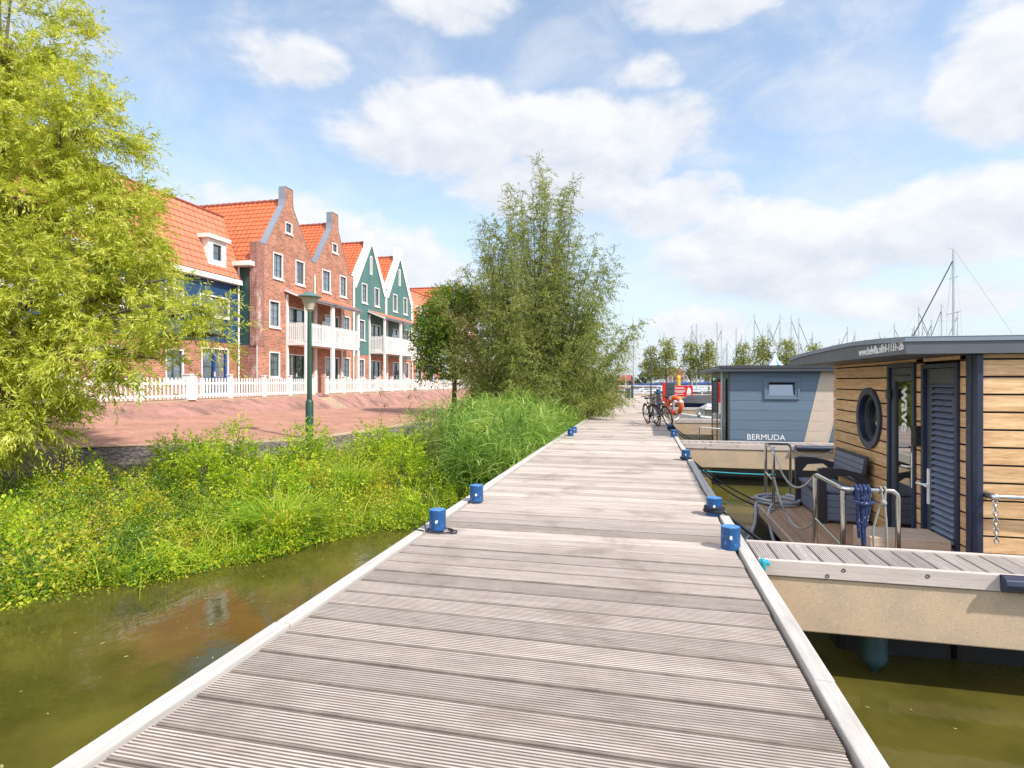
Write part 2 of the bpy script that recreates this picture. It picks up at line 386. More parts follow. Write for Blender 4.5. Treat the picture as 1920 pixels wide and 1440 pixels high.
SASH = mat('grey_sash', (.085, .11, .13), .45); SASHG = mat('green_door_frame', (.02, .075, .065), .4); SASHB = mat('blue_door_frame', (.015, .07, .28), .4)
CURT = mat('net_curtain', (.80, .80, .78), .9, var=.16, scale=3, stretch=(1, 9, .3)); CURTG = mat('green_curtain', (.30, .42, .34), .9, var=.25, scale=3, stretch=(1, 9, .3))
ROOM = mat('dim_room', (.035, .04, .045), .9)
FROST = mat('frosted_balcony_screen', (.55, .60, .60), .25, var=.05)
LANT = mat('lantern_plastic', (.56, .48, .38), .35, var=.15, scale=14); LANTT = mat('lantern_hood', (.10, .17, .16), .5)
BENCHP = mat('dark_bench_plastic', (.028, .025, .033), .5); BENCHS = mat('bench_slat', (.15, .165, .22), .6, var=.12, stretch=(1, .6, 6))
ORANGE = mat('lifebuoy_orange', (.80, .11, .02), .45, var=.06); REFL = mat('reflective_band', (.72, .70, .66), .5)
REDP = mat('red_sign_paint', (.66, .02, .02), .4, var=.04); YELLP = mat('yellow_post_paint', (.80, .46, .02), .4, var=.05)
LETT = mat('white_lettering', (.82, .82, .80), .5, var=.02); LETG = mat('pale_grey_lettering', (.52, .54, .53), .5, var=.02)
TARP = mat('grey_tarpaulin', (.055, .055, .058), .6, var=.2, scale=3, bmp=.2, bscale=8); TARPL = mat('pale_tarpaulin', (.42, .40, .42), .7, var=.08)
BARK = mat('willow_bark', (.12, .095, .06), .9, var=.3, scale=9, stretch=(4, 4, 1), bmp=.5, bscale=25)
TYRE = mat('tyre_rubber', (.012, .012, .013), .7); TYREB = mat('brown_tyre', (.27, .105, .05), .7); BIKEF = mat('black_bike_paint', (.012, .013, .018), .35); BIKEB = mat('brown_bike_paint', (.12, .06, .045), .4); RIM = mat('alloy_rim', (.5, .5, .5), .35, 1); WICK = mat('grey_basket', (.10, .095, .09), .8)
TURQ = mat('turquoise_fitting', (.02, .33, .42), .45)
PILE = mat('steel_pile_blue', (.024, .068, .095), .5, var=.2, c2=(.25, .24, .2), c2lo=.6, c2hi=.8); PILEW = mat('grey_pile', (.42, .41, .37), .6, var=.2)
HULLW = mat('white_gelcoat', (.72, .73, .74), .25, var=.04); HULLN = mat('navy_hull', (.02, .045, .13), .3); MASTM = mat('mast_alloy', (.50, .51, .53), .4, .6); SAILB = mat('blue_sail_cover', (.03, .08, .24), .8); SAILD = mat('dark_furled_sail', (.07, .07, .085), .8); CABG = mat('cabin_window', (.02, .025, .03), .1)
PVCB = mat('blue_tent_cloth', (.02, .20, .62), .5); PVCW = mat('white_tent_cloth', (.78, .78, .78), .5)
EARTH = mat('bank_soil', (.055, .048, .028), .95, var=.4, scale=5, bmp=.6, bscale=14)
def revmat():
    m, g, p, o, tc = newmat('stone_revetment')
    v = g.n('ShaderNodeTexVoronoi'); g.put(v.inputs['Vector'], tc.outputs['Object']); v.inputs['Scale'].default_value = 6.5
    v2 = g.n('ShaderNodeTexVoronoi', feature='DISTANCE_TO_EDGE'); g.put(v2.inputs['Vector'], tc.outputs['Object']); v2.inputs['Scale'].default_value = 6.5
    s = g.n('ShaderNodeSeparateColor'); g.put(s.inputs[0], v.outputs['Color'])
    cc = g.mix(s.outputs[0], (.10, .08, .07, 1), (.20, .165, .145, 1)); cc = g.mix(g.mr(v2.outputs[0], 0, .09, .85, 0), cc, (.045, .04, .028, 1))
    cc = g.mix(g.mr(g.noise(tc.outputs['Object'], 2.5, 6, .7), .52, .7, 0, .7), cc, (.17, .15, .05, 1))
    g.put(p.inputs['Base Color'], cc); p.inputs['Roughness'].default_value = .9; bump(g, p, g.mr(v2.outputs[0], 0, .12, 0, 1), .9, .04); return m
REVET = revmat()
def watermat():
    m, g, p, o, tc = newmat('murky_green_water'); v = tc.outputs['Object']
    n1 = g.noise(mapping(g, v, (1.6, 1.0, 1)), 2.4, 3, .5, .4); n2 = g.noise(mapping(g, v, (1.0, .6, 1)), .5, 3, .5); n3 = g.noise(mapping(g, v, (1.6, 1, 1)), 9, 3, .5, .5)
    calm = g.mr(g.noise(v, .35, 2, .5), .4, .65, .25, 1)
    h = g.m('ADD', g.m('MULTIPLY', n1, g.m('MULTIPLY', calm, .6)), g.m('ADD', g.m('MULTIPLY', n2, .35), g.m('MULTIPLY', n3, g.m('MULTIPLY', calm, .26))))
    cc = g.mix(g.mr(g.noise(v, .8, 5, .6), .35, .7, 0, 1), (.052, .048, .009, 1), (.096, .084, .017, 1))
    g.put(p.inputs['Base Color'], cc); p.inputs['Roughness'].default_value = .02; p.inputs['IOR'].default_value = 1.33
    bump(g, p, h, .2, .06); return m
WATER = watermat()

# ------------------------------------------------------------------ setting: water, banks, street
mb = MB(); mb.add([(-40, -30, -1), (900, -30, -1), (900, 1200, -1), (-40, 1200, -1)], [(0, 1, 2, 3)])
tag(mb.build('water', WATER), 'murky olive green canal and marina water', kind='structure')
A = [(-15.4, -8), (-15.3, 3), (-14.9, 8.0), (-12.54, 10.4), (-10.2, 11.8), (-8.55, 13.2), (-8.1, 16.2), (-7.9, 20), (-7.8, 30), (-7.8, 70)]
W = [(-14, -4), (-11.5, 1.2), (-9.6, 3.4), (-7.7, 5.3), (-6.5, 6.5), (-5.5, 7.9), (-5.2, 9.1), (-4.3, 10.4), (-2.9, 14), (-2.9, 70)]
def resample(P, n):
    P = [Vector((*p, 0)) for p in P]; d = [0]
    for i in range(1, len(P)): d.append(d[-1]+1)
    out = []
    for k in range(n):
        t = (len(P)-1)*k/(n-1); i = min(int(t), len(P)-2); out.append(P[i].lerp(P[i+1], t-i))
    return out
def bankpt(a, wv, t):
    prof = [(0, -.03), (.08, -.10), (.3, -.42), (.55, -.72), (.85, -.92), (1.0, -1.04), (1.25, -1.5)]
    for i in range(len(prof)-1):
        if t <= prof[i+1][0]:
            q = (t-prof[i][0])/(prof[i+1][0]-prof[i][0]); z = prof[i][1]+(prof[i+1][1]-prof[i][1])*q; break
    else: z = -1.5
    p = a.lerp(wv, t); return Vector((p.x, p.y, z))
NA = 90; Ar = resample(A, NA); Wr = resample(W, NA); TS = [0, .04, .08, .18, .3, .42, .55, .7, .85, 1.0, 1.25]
mb = MB(); V = []
for i in range(NA):
    for t in TS:
        p = bankpt(Ar[i], Wr[i], t); k = .05 if 0 < t < 1 else 0
        V.append((p.x+random.uniform(-k, k), p.y+random.uniform(-k, k), p.z+random.uniform(-k, k)))
nt = len(TS); F = []
for i in range(NA-1):
    for j in range(nt-1):
        F.append((i*nt+j, i*nt+j+1, (i+1)*nt+j+1, (i+1)*nt+j)); mb.mi.append(0 if j < 5 else 1)
mi = mb.mi; mb.mi = []; mb.add(V, F); mb.mi = mi
tag(mb.build('bank', [REVET, EARTH]), 'sloping canal bank with stone revetment under the street', kind='structure')
# street surface between the canal edge and the paved slope
FOOT = [(-15.7, 1.5), (-15.7, 8), (-15.7, 12.8), (-15.7, 18), (-15.7, 22), (-15.7, 27), (-15.7, 31), (-15.7, 36), (-15.7, 45), (-15.7, 70)]
SLX = -15.7
def street_z(y): return float(np.interp(y, [5, 13, 15, 18, 22, 27.5, 33, 40, 70], [.42, .31, .29, .25, .18, .05, -.01, -.08, -.1]))
mb = MB(); V = []; F = []; m = 8; rows = 60
ys = np.linspace(-2, 70, rows)
ax_ = [p[1] for p in A]; ay_ = [p[0] for p in A]
for y in ys:
    xn = float(np.interp(y, ax_, ay_)); xn = min(xn, -7.8)
    x0 = min(SLX, xn-.2)
    for j in range(m+1):
        t = j/m; x = x0+(xn-x0)*t; z = street_z(y)*(1-t)**1.2-.004*(t) ; V.append((x, y, z if x0 == SLX else .42*(1-t)))
for i in range(rows-1):
    for j in range(m): F.append((i*(m+1)+j, i*(m+1)+j+1, (i+1)*(m+1)+j+1, (i+1)*(m+1)+j))
mb.add(V, F); tag(mb.build('street', PAVE), 'pinkish red brick paved street along the canal', kind='structure')
mb = MB()
for i in range(len(A)-1):     # pale kerb strip at the canal edge of the street
    a, b = Vector((*A[i], 0)), Vector((*A[i+1], 0)); d = (b-a).normalized(); n_ = Vector((-d.y, d.x, 0))
    mb.add([a+Vector((0,0,-.2)), b+Vector((0,0,-.2)), b+n_*.14+Vector((0,0,-.2)), a+n_*.14+Vector((0,0,-.2)), a+Vector((0,0,.02)), b+Vector((0,0,.02)), b+n_*.14+Vector((0,0,.02)), a+n_*.14+Vector((0,0,.02))],
           [(0,3,2,1),(4,5,6,7),(0,1,5,4),(1,2,6,5),(2,3,7,6),(3,0,4,7)])
tag(mb.build('kerb', CONC), 'narrow concrete kerb along the canal side of the street', kind='structure')
FZ = .78; FX = -17.0
mb = MB(); V = []; F = []; ys = [-2, 5, 9, 13, 15, 18, 22, 25, 27.0]; 
def slope_strip(ys):
    V = []; F = []
    for y in ys: V += [(FX, y, FZ-.01), ((FX+SLX)/2, y, (FZ+street_z(y))/2+.03), (SLX, y, street_z(y)-.004)]
    for i in range(len(ys)-1):
        for j in range(2): F.append((i*3+j, i*3+j+1, i*3+4+j, i*3+3+j))
    return V, F
for q in ([-2, 5, 9, 13, 15, 18, 22, 25, 27.15], [28.25, 31, 36, 42, 50, 60, 70]): mb.add(*slope_strip(q))
tag(mb.build('paved_slope', SLOPEB), 'brick paved slope with moss stains below the white fence', kind='structure')
mb = MB(); mb.add([(-70, -30, FZ), (FX, -30, FZ), (FX, 90, FZ), (-70, 90, FZ)], [(0, 1, 2, 3)]); tag(mb.build('terrace', PAVE), 'raised paved forecourt in front of the houses', kind='structure')
mb = MB()
mb.box(FX-.25, -2, FZ-.3, FX+.08, 27.1, FZ+.004); mb.box(FX-.25, 28.3, FZ-.3, FX+.08, 70, FZ+.004)
tag(mb.build('coping_strip', CONC), 'concrete strip along the top of the paved slope', kind='structure')
st = thing('steps', 'mossy concrete steps with pale side edges through the paved slope', 'steps', (-16.3, 27.7, 0))
for k in range(6):
    b = MB(); x0 = FX+.02+k*.215; b.box(x0, 27.2, -.1, x0+.215, 28.2, FZ-.02-k*.125); b.build('step', BRICKD if k == 0 else CONC, st)
for y in (27.15, 28.2):
    b = MB(); b.prism([(FX, y, FZ+.02), (SLX+.05, y, .06), (SLX+.05, y, -.06), (FX, y, FZ-.2)], (0, .05, 0)); b.build('side_edge', EDGE, st)

n_ = 90; fx_ = np.concatenate([rng.uniform(-5.5, -2.4, 60), rng.uniform(1.2, 4.5, 30)]); fy_ = np.concatenate([rng.uniform(2, 9, 60), rng.uniform(1.5, 5, 30)])
mb = MB()
for x, y in zip(fx_, fy_):
    a, s_ = random.uniform(0, 6.3), random.uniform(.012, .03); c_, d_ = math.cos(a)*s_, math.sin(a)*s_
    mb.add([(x-c_, y-d_, -.996), (x+d_*.35, y-c_*.35, -.996), (x+c_, y+d_, -.994), (x-d_*.35, y+c_*.35, -.996)], [(0, 1, 2, 3)])
tag(mb.build('floating_leaves', mat('fallen_leaves', (.36, .33, .10), .7, island=.5)), 'scattered fallen leaves floating on the canal', kind='stuff')
# ------------------------------------------------------------------ jetty
jet = thing('jetty', 'long jetty of grooved grey boards running straight away from the viewer', 'jetty', (-.65, 20, 0))
def grooved(mb, u0, u1, v0, L0, L1, z, axis, grooves=12, th=.04, gd=.0085, dark_grooves=True):
    """one board between v0 and v0+.., grooves run along the board; axis 'x' = board lies along X"""
    n = grooves; wdt = u1-u0; P = [(0, -th), (0, -.004), (.004, 0)]
    for k in range(n):
        c = wdt*(k+.5)/n; h = wdt/n*.25
        P += [(c-h, 0), (c-h*.55, -gd), (c+h*.55, -gd), (c+h, 0)]
    P += [(wdt-.004, 0), (wdt, -.004), (wdt, -th)]
    V = []
    for L in (L0, L1):
        for (a, b) in P: V.append((L, u0+a, z+b) if axis == 'x' else (u0+a, L, z+b))
    m = len(P); n0 = len(mb.f); F = [((i, i+1, m+i+1, m+i) if axis == 'y' else (i, m+i, m+i+1, i+1)) for i in range(m-1)]+[tuple(range(m)), tuple(range(2*m-1, m-1, -1))]
    mb.add(V, F)
    for i in range(m-1):      # grooves and board edges take the darker second material
        if i in (0, m-2) or dark_grooves and (P[i][1] < -.003 or P[i+1][1] < -.003): mb.mi[n0+i] = 1
b = MB(); y = -4.0; k = 0
while y < 61.5:
    wd = .219; gap = .015+random.uniform(-.004, .004)
    grooved(b, y, y+wd, 0, -2.085+random.uniform(-.006, .006), .80+random.uniform(-.006, .006), random.uniform(-.0035, .002), 'x', 11 if y < 22 else 5, gd=random.choice([.009, .0085, .0075, .006]) if y < 6 else random.choice([.003, .004, .006]), dark_grooves=y < 5 and random.random() < .9 or random.random() < .12)
    y += wd+gap
b.build('planking', [DECK, DARKG], jet)
for (x0, x1) in ((-2.205, -2.1), (.825, .925)):
    b = MB(); y = -4
    for L in (4.0+3.1, 4.8, 4.9, 4.7, 4.8, 5.2, 5.1, 4.9, 5, 5, 5, 5, 4.6):
        n = 8; V = []; 
        dx = random.uniform(-.004, .004); dz = random.uniform(-.003, .003)
        b.box(x0+dx, y, -.16, x1+dx, min(y+L-.006, 61.5), .022+dz); y += L
    b.build('edge_board', EDGE, jet, bevel=.008)
for x in (-1.9, -.65, .55):
    b = MB(); b.box(x, -4, -.24, x+.1, 61.4, -.045); b.build('bearer', DARKT, jet)
for y in np.arange(-1, 61, 4.2):
    b = MB(); b.box(-2.15, y, -1.15, .80, y+2.4, -.25); b.build('float', CONC, jet)
for y in np.arange(9.2, 60, 9.0):
    for x in (-1.7, .45):
        b = MB(); b.tube([(x, y+.6, -3), (x, y+.6, -.1)], .12, 12); b.build('pile', PILEW, jet, smooth=True)

# bollards on the jetty edges
def bollard(x, y, label, h=.195, r=.083, loop=False, rope=None):
    t = thing('bollard', label, 'bollard', (x, y, .022), 'blue mooring bollards on the jetty')
    b = MB(); b.lathe([(r, 0), (r, h), (r-.005, h+.0015)], (x, y, .022 if abs(x) > 1.95 else .0), 28); b.build('post', BLUEP, t, smooth=True)
    b = MB(); b.lathe([(r-.005, h-.004), (r-.005, h+.003), (r-.03, h+.0035), (r-.032, h+.006), (.012, h+.0065)], (x, y, .022 if abs(x) > 1.95 else .0), 24); b.build('cap', CAPP, t, smooth=True)
    d = Vector((-x*.16-.09 if x < 0 else -.1+.0, -1, 0)).normalized(); s = Vector((d.y, -d.x, 0))
    c = Vector((x, y, .022+h*.48))
    b = MB(); b.tube([c+d*(r-.012), c+d*(r+.028)], .013, 10); b.build('pin', WHITEP, t, smooth=True)
    return t
BL = [(-2.0, 5.39, 'nearest blue bollard on the left jetty edge, black line round its foot'),
      (-2.0, 6.76, 'second blue bollard from the viewer on the left edge of the jetty'),
      (-1.93, 15.6, 'small far blue bollard on the left edge in front of the reeds')]
BR = [(.77, 5.43, 'largest blue bollard, with scuffed cap, at the corner of the nearest finger pier'),
      (.78, 6.73, 'blue bollard on the right edge with thick dark ropes wound round its foot'),
      (.80, 11.3, 'blue bollard on the right edge with a thin dark line, beside the middle finger pier'),
      (.82, 15.9, 'far blue bollard on the right edge just in front of a second one'),
      (.84, 17.9, 'farthest blue bollard on the right edge, wrapped with dark rope beside the bicycles')]
for x, y, l in BL+BR: bollard(x, y, l)
tag(bollard(-1.95, 16.6, 'weathered green blue bollard half hidden by reeds on the left edge', h=.17), None)
def ring(c, r, rr, n=28, wob=.0, z=0):
    return [(c[0]+(r+random.uniform(-wob, wob))*math.cos(2*PI*k/n), c[1]+(r+random.uniform(-wob, wob))*math.sin(2*PI*k/n), c[2]+rr*(1+.5*math.sin(3*2*PI*k/n))) for k in range(n)]
b = MB(); pts = []
for k in range(40):
    q = 2*PI*k/40; pts.append((-2.0+.11*math.cos(q)+.06*max(0, math.cos(q)), 5.37+.105*math.sin(q), .016))
pts += [(-1.84, 5.30, .012), (-1.78, 5.33, .012), (-1.80, 5.40, .012), (-1.9, 5.42, .012)]
b.tube(pts, .007, 6); b.tube([(-2.09, 5.26, .13), (-2.07, 5.25, .03), (-2.12, 5.28, .03), (-2.24, 5.33, .02)], .006, 6)
tag(b.build('line', ROPED, smooth=True), 'thin black line looped round the nearest left bollard', 'rope', 'lines on the bollards')

# ------------------------------------------------------------------ finger piers
def cat(a, b_, sag, n=24):
    a, b_ = Vector(a), Vector(b_); return [a.lerp(b_, i/n)+Vector((0, 0, -sag*4*(i/n)*(1-i/n))) for i in range(n+1)]
def pier(Y0, Y1, X1, label, z0=0.0, step=.17, bolts=True, fender=None):
    t = thing('finger_pier', label, 'pier', (.95, (Y0+Y1)/2, z0), 'finger piers branching off the jetty')
    b = MB(); x = .955
    while x < X1:
        grooved(b, x, x+step-.012, 0, Y0+.05, Y1-.02, z0+random.uniform(-.003, .002), 'y', 8, th=.035, gd=.0065, dark_grooves=False); x += step
    b.build('planking', [PIERD, DARKG], t)
    for (ya, yb, n_) in ((Y0, Y0+.045, 0), (Y1-.018, Y1+.02, 1)):
        b = MB(); b.box(.945, ya, z0-.118, X1, yb, z0+.012); b.build('side_board', FASC, t, bevel=.006)
    b = MB(); b.box(.94, Y0+.02, z0-.57, X1, Y1-.03, z0-.127); b.build('concrete_beam', CONC, t, bevel=.012)
    b = MB(); b.box(.9, Y0+.03, z0-.128, X1, Y1-.04, z0-.05); b.build('bearer', DARKT, t)
    if bolts:
        for bx, bz in ((.985, -.035), (1.59, -.035), (1.47, -.09), (2.19, -.037), (3.0, -.05)):
            b = MB(); b.lathe([(.0155, -.002), (.0155, .002), (.010, .0025), (.010, -.003), (.006, -.0035)], (0, 0, 0), 16)
            M4 = Matrix.Translation((bx-.95, Y0-(Y0+Y1)/2-.0015, bz)) @ Matrix.Rotation(R(90), 4, 'X')
            o = b.build('bolt', BLACK, None, smooth=True, M4=M4); o.parent = t
    b = MB(); b.box(4.2, Y0+.16, z0-1.2, X1, Y1-.14, z0-.59); b.build('float', HULLB, t, bevel=.04)
    if fender:
        b = MB(); prof = [(0, -.115), (-.045, -.115), (-.075, -.09), (-.085, -.055), (-.075, -.02), (-.04, .0), (0, .0)]
        b.prism([(fender, Y0-.002+a, z0+c+.012) for a, c in prof], (X1-fender, 0, 0)); b.build('fender', NAVY, t, smooth=True, bevel=.004)
    return t
pier(5.11, 5.70, 7.5, 'nearest finger pier of grooved boards on pale concrete, right foreground', fender=2.68)
pier(14.36, 15.08, 8.5, 'second finger pier, in front of the slate blue houseboat', fender=3.45)
pier(23.1, 23.8, 9, 'third finger pier, behind the bicycles and life ring', bolts=True)
pier(32.1, 32.8, 11, 'fourth finger pier, under the red sign and grey boat cover', z0=.05)
pier(41.2, 41.9, 12, 'farthest finger pier beyond the red sign', z0=.05, bolts=False)
b = MB()    # blue pile hanging below the near pier, with a conical drip tip
b.lathe([(.004, -.10), (.012, -.05), (.06, .0), (.095, .035), (.105, .08), (.105, .55)], (1.93, 5.45, -.93), 20)
tag(b.build('pile_sleeve', PILE, smooth=True), 'blue pile sleeve with pointed tip under the nearest finger pier', 'pile')
b = MB(); b.tube([(1.5, 14.75, -2.5), (1.5, 14.75, -.57)], .17, 18); tag(b.build('pile', PILEW, smooth=True), 'pale round pile standing in the water under the second finger pier', 'pile')
b = MB(); b.box(.955, 5.0, -.05, .985, 5.09, .03); b.box(.94, 5.02, -.012, 1.02, 5.1, .018); tag(b.build('bracket', TURQ, bevel=.008), 'small turquoise hinge fitting where the nearest pier meets the jetty', 'fitting')

# ropes from bollards
def rope(pts, r, m, label, n=6, group='mooring ropes from the right hand bollards'):
    b = MB()
    for p in pts: b.tube(p, r, n)
    return tag(b.build('mooring_rope', m, smooth=True), label, 'rope', group)
def coil(c, r, turns, rr, dz):
    n = int(turns*24); return [(c[0]+(r+rr*.4*math.sin(k*.7))*math.cos(2*PI*k/24), c[1]+(r+rr*.4*math.sin(k*.7))*math.sin(2*PI*k/24), c[2]+dz*k/24) for k in range(n)]
rope([coil((.78, 6.73, .04), .1, 3, .016, .02), cat((.88, 6.66, .05), (1.95, 6.6, -.62), .05), cat((.88, 6.72, .04), (2.05, 6.75, -.66), .08)], .015, ROPED, 'thick dark navy ropes running from the second right bollard down to the houseboat')
rope([coil((.80, 11.3, .03), .098, 2, .01, .015), cat((.9, 11.26, .03), (1.95, 9.35, -.42), .1), cat((.9, 11.3, .02), (1.93, 9.3, -.46), .16)], .012, ROPED, 'two thin black lines sagging from the middle right bollard to the coiled hose')
rope([coil((.84, 17.9, .04), .105, 3, .02, .03), cat((.95, 19.3, .04), (2.0, 16.4, -.4), .1), cat((.95, 19.2, .02), (2.1, 16.4, -.45), .2)], .016, ROPED, 'black lines sagging from the far bollards towards the slate blue houseboat')
rope([cat((1.15, 14.25, -.62), (3.0, 14.2, -.66), .02)], .014, TURQ, 'thin turquoise pipe under the edge of the second finger pier')
b = MB(); b.tube([(.98, 10.1, -.15), (1.05, 10.0, -.13), (1.10, 9.95, -.22), (1.10, 9.95, -.45)], .02, 8); tag(b.build('hose_bend', YELLP, smooth=True), 'short yellow hose bend at the jetty edge beside the water', 'hose')

# ------------------------------------------------------------------ text helper
def text(s, size, mt, name, parent, M4, sx=1, shear=0, ext=.002, space=1, bold=0):
    cu = bpy.data.curves.new(name, 'FONT'); cu.body = s; cu.size = size; cu.extrude = ext; cu.shear = shear; cu.space_character = space; cu.offset = bold; cu.resolution_u = 4
    o = bpy.data.objects.new(name, cu); col.objects.link(o); bpy.context.view_layer.update()
    me = bpy.data.meshes.new_from_object(o.evaluated_get(bpy.context.evaluated_depsgraph_get()))
    bpy.data.objects.remove(o); me.materials.clear(); me.materials.append(mt)
    org = Vector(ORG[parent.name]) if parent else Vector()
    me.transform(Matrix.Translation(-org) @ M4 @ Matrix.Diagonal((sx, 1, 1, 1)))
    ob = bpy.data.objects.new(name, me); col.objects.link(ob)
    if parent: ob.parent = parent; ORG[ob.name] = tuple(org)
    return ob
def basis(o, ux, uy):
    ux, uy = Vector(ux).normalized(), Vector(uy).normalized(); uz = ux.cross(uy)
    return Matrix(((ux.x, uy.x, uz.x, o[0]), (ux.y, uy.y, uz.y, o[1]), (ux.z, uy.z, uz.z, o[2]), (0, 0, 0, 1)))
# ------------------------------------------------------------------ near houseboat in oak cladding
def ringx(mb, c, r0, r1, x0, x1, n=40):
    """ring about the X axis between radii r0<r1 and depths x0..x1"""
    V = []; F = []
    for k in range(n):
        q = 2*PI*k/n; cy, cz = math.cos(q), math.sin(q)
        for (r, x) in ((r1, x1), (r1, x0), (r0, x0), (r0, x1)): V.append((x, c[0]+r*cy, c[1]+r*cz))
    for k in range(n):
        a, b_ = 4*k, 4*((k+1) % n)
        for j in range(4): F.append((a+j, a+(j+1) % 4, b_+(j+1) % 4, b_+j))
    mb.add(V, F); return mb
hb = thing('houseboat', 'flat roofed houseboat clad in oak boards with a round window and a louvred door', 'houseboat', (3.02, 8.1, -.43))
PC = (8.66, 1.0, .36)
def board(mb, y0, y1, z0, z1, hole=None, x=3.02, th=.02):
    if hole and z1 > hole[1]-hole[2] and z0 < hole[1]+hole[2] and y0 < hole[0] < y1:
        zs = np.linspace(z0, z1, 9); yc = [math.sqrt(max(0, hole[2]**2-(z-hole[1])**2)) for z in zs]
        P = [(x, y1, z0)]+[(x, hole[0]+max(c, .001), z) for c, z in zip(yc, zs)]+[(x, y1, z1)]
        mb.prism(P, (th, 0, 0))
        P = [(x, y0, z0)]+[(x, hole[0]-max(c, .001), z) for c, z in zip(yc, zs)]+[(x, y0, z1)]
        mb.prism(P, (th, 0, 0))
    else: mb.box(x, y0, z0, x+th, y1, z1)
b = MB(); pitch = .1635; z = -.41; zt = 1.75
while z < zt:
    z1 = min(z+pitch-.019, zt)
    for (ya, yb) in ((8.045, 10.18), (7.145, 7.305), (6.255, 6.395)): board(b, ya, yb, z, z1, PC)
    if z > 1.66 or z1 > 1.735: pass
    b.box(3.055, 6.1, z, 12, 6.12, z1)
    z += pitch
b.box(3.02, 6.255, 1.715, 3.04, 8.04, 1.752)
b.build('cladding', OAK, hb, bevel=.003)
b = MB(); b.box(3.14, 6.2, -.45, 3.15, 10.1, 1.76); b.box(3.06, 6.14, -.45, 12, 6.15, 1.76); b.box(3.05, 10.1, -.45, 12, 10.16, 1.76)
b.box(3.03, 8.04, -.45, 3.14, 8.06, 1.76); b.box(3.03, 7.29, -.45, 3.14, 7.31, 1.76); b.box(3.03, 7.14, -.45, 3.14, 7.16, 1.76); b.box(3.03, 6.38, -.45, 3.14, 6.40, 1.76)
b.build('wall_backing', BLACK, hb)
b = MB(); b.box(2.995, 6.165, -.45, 3.06, 6.25, 1.752); b.box(3.005, 6.075, -.45, 3.056, 6.162, 1.752); b.build('corner_post', NAVY, hb, bevel=.006)
# roof: flat soffit, slightly arched top
RY = [5.99, 6.6, 7.3, 8.0, 8.8, 9.5, 10.28]; RZ = [1.868, 1.895, 1.912, 1.908, 1.895, 1.88, 1.845]
b = MB(); b.prism([(2.392, 5.996, 1.756)]+[(2.392, y, z) for y, z in zip(RY, RZ)][0:]+[(2.392, 10.274, 1.756)], (10.2, 0, 0)); rf = b.build('roof', ROOFM, hb)
b = MB(); P = [(2.378, y-(.012 if y < 6 else 0), z) for y, z in zip(RY, RZ)]+[(2.378, y-(.012 if y < 6 else 0), z+.046) for y, z in zip(RY, RZ)][::-1]
b.prism(P, (10.22, 0, 0)); b.build('roof_trim', ZINC, hb, bevel=.004)
b = MB()
for y in (6.95, 8.1, 9.2): 
    zz = float(np.interp(y, RY, RZ)); b.box(2.373, y, zz-.002, 2.6, y+.018, zz+.05)
b.build('trim_joint', ZINC, hb)
text('www.belvilla.nl/nl-1131-26', .122, LETT, 'lettering', hb, basis((2.3885, 7.17, 1.786), (0, -1, .012), (0, 0, 1)), sx=.87, bold=.001)
# porthole
ph = ringx(MB(), PC[:2], .325, .415, 2.985, 3.03).build('porthole', NAVY, hb, smooth=True, bevel=.004)
b = ringx(MB(), PC[:2], .318, .36, 3.0, 3.125); b.build('reveal', NAVY, ph, smooth=True)
b = ringx(MB(), PC[:2], .27, .322, 3.06, 3.12); b.build('sash', ANTH, ph, smooth=True)
b = MB(); n = 36; b.add([(3.09, PC[0], PC[1])]+[(3.105, PC[0]+.29*math.cos(2*PI*k/n), PC[1]+.29*math.sin(2*PI*k/n)) for k in range(n)], [(0, 1+(k+1) % n, 1+k) for k in range(n)]); b.build('pane', DGLASS, ph, smooth=True)
# glass door
b = MB(); b.box(2.99, 7.985, -.43, 3.13, 8.04, 1.715); b.box(2.99, 7.31, -.43, 3.13, 7.345, 1.715); b.box(2.99, 7.345, 1.665, 3.13, 7.985, 1.715); b.box(2.99, 7.345, -.43, 3.13, 7.985, -.40)
gd = b.build('glass_door', NAVY, hb, bevel=.004)
b = MB(); yl, yr = 7.35, 7.98
b.box(3.02, yr-.09, -.40, 3.075, yr, 1.66); b.box(3.02, yl, -.40, 3.075, yl+.085, 1.66); b.box(3.02, yl+.085, 1.50, 3.075, yr-.09, 1.66); b.box(3.02, yl+.085, -.40, 3.075, yr-.09, -.30)
b.build('leaf', ANTH, gd, bevel=.004)
b = MB(); b.box(3.045, yl+.08, -.31, 3.053, yr-.085, 1.51); b.build('pane', DGLASS, gd)
b = MB(); b.box(3.008, 7.47, 1.56, 3.02, 7.86, 1.58); b.build('vent', BLACK, gd)
b = MB(); b.box(3.005, 7.37, .28, 3.02, 7.405, .68); b.tube([(3.01, 7.388, .52), (2.96, 7.388, .52), (2.955, 7.41, .52), (2.955, 7.52, .515)], .011, 8); b.build('handle', WHITEP, gd, smooth=True)
b = MB(); b.box(2.955, 7.93, 1.28, 2.995, 7.985, 1.40); b.build('hinge', ANTH, gd, bevel=.004)
text('wave', .285, LETT, 'lettering', gd, basis((3.043, 7.74, 1.43), (0, 0, -1), (0, -1, 0)), sx=.92, ext=.0015, bold=.006)
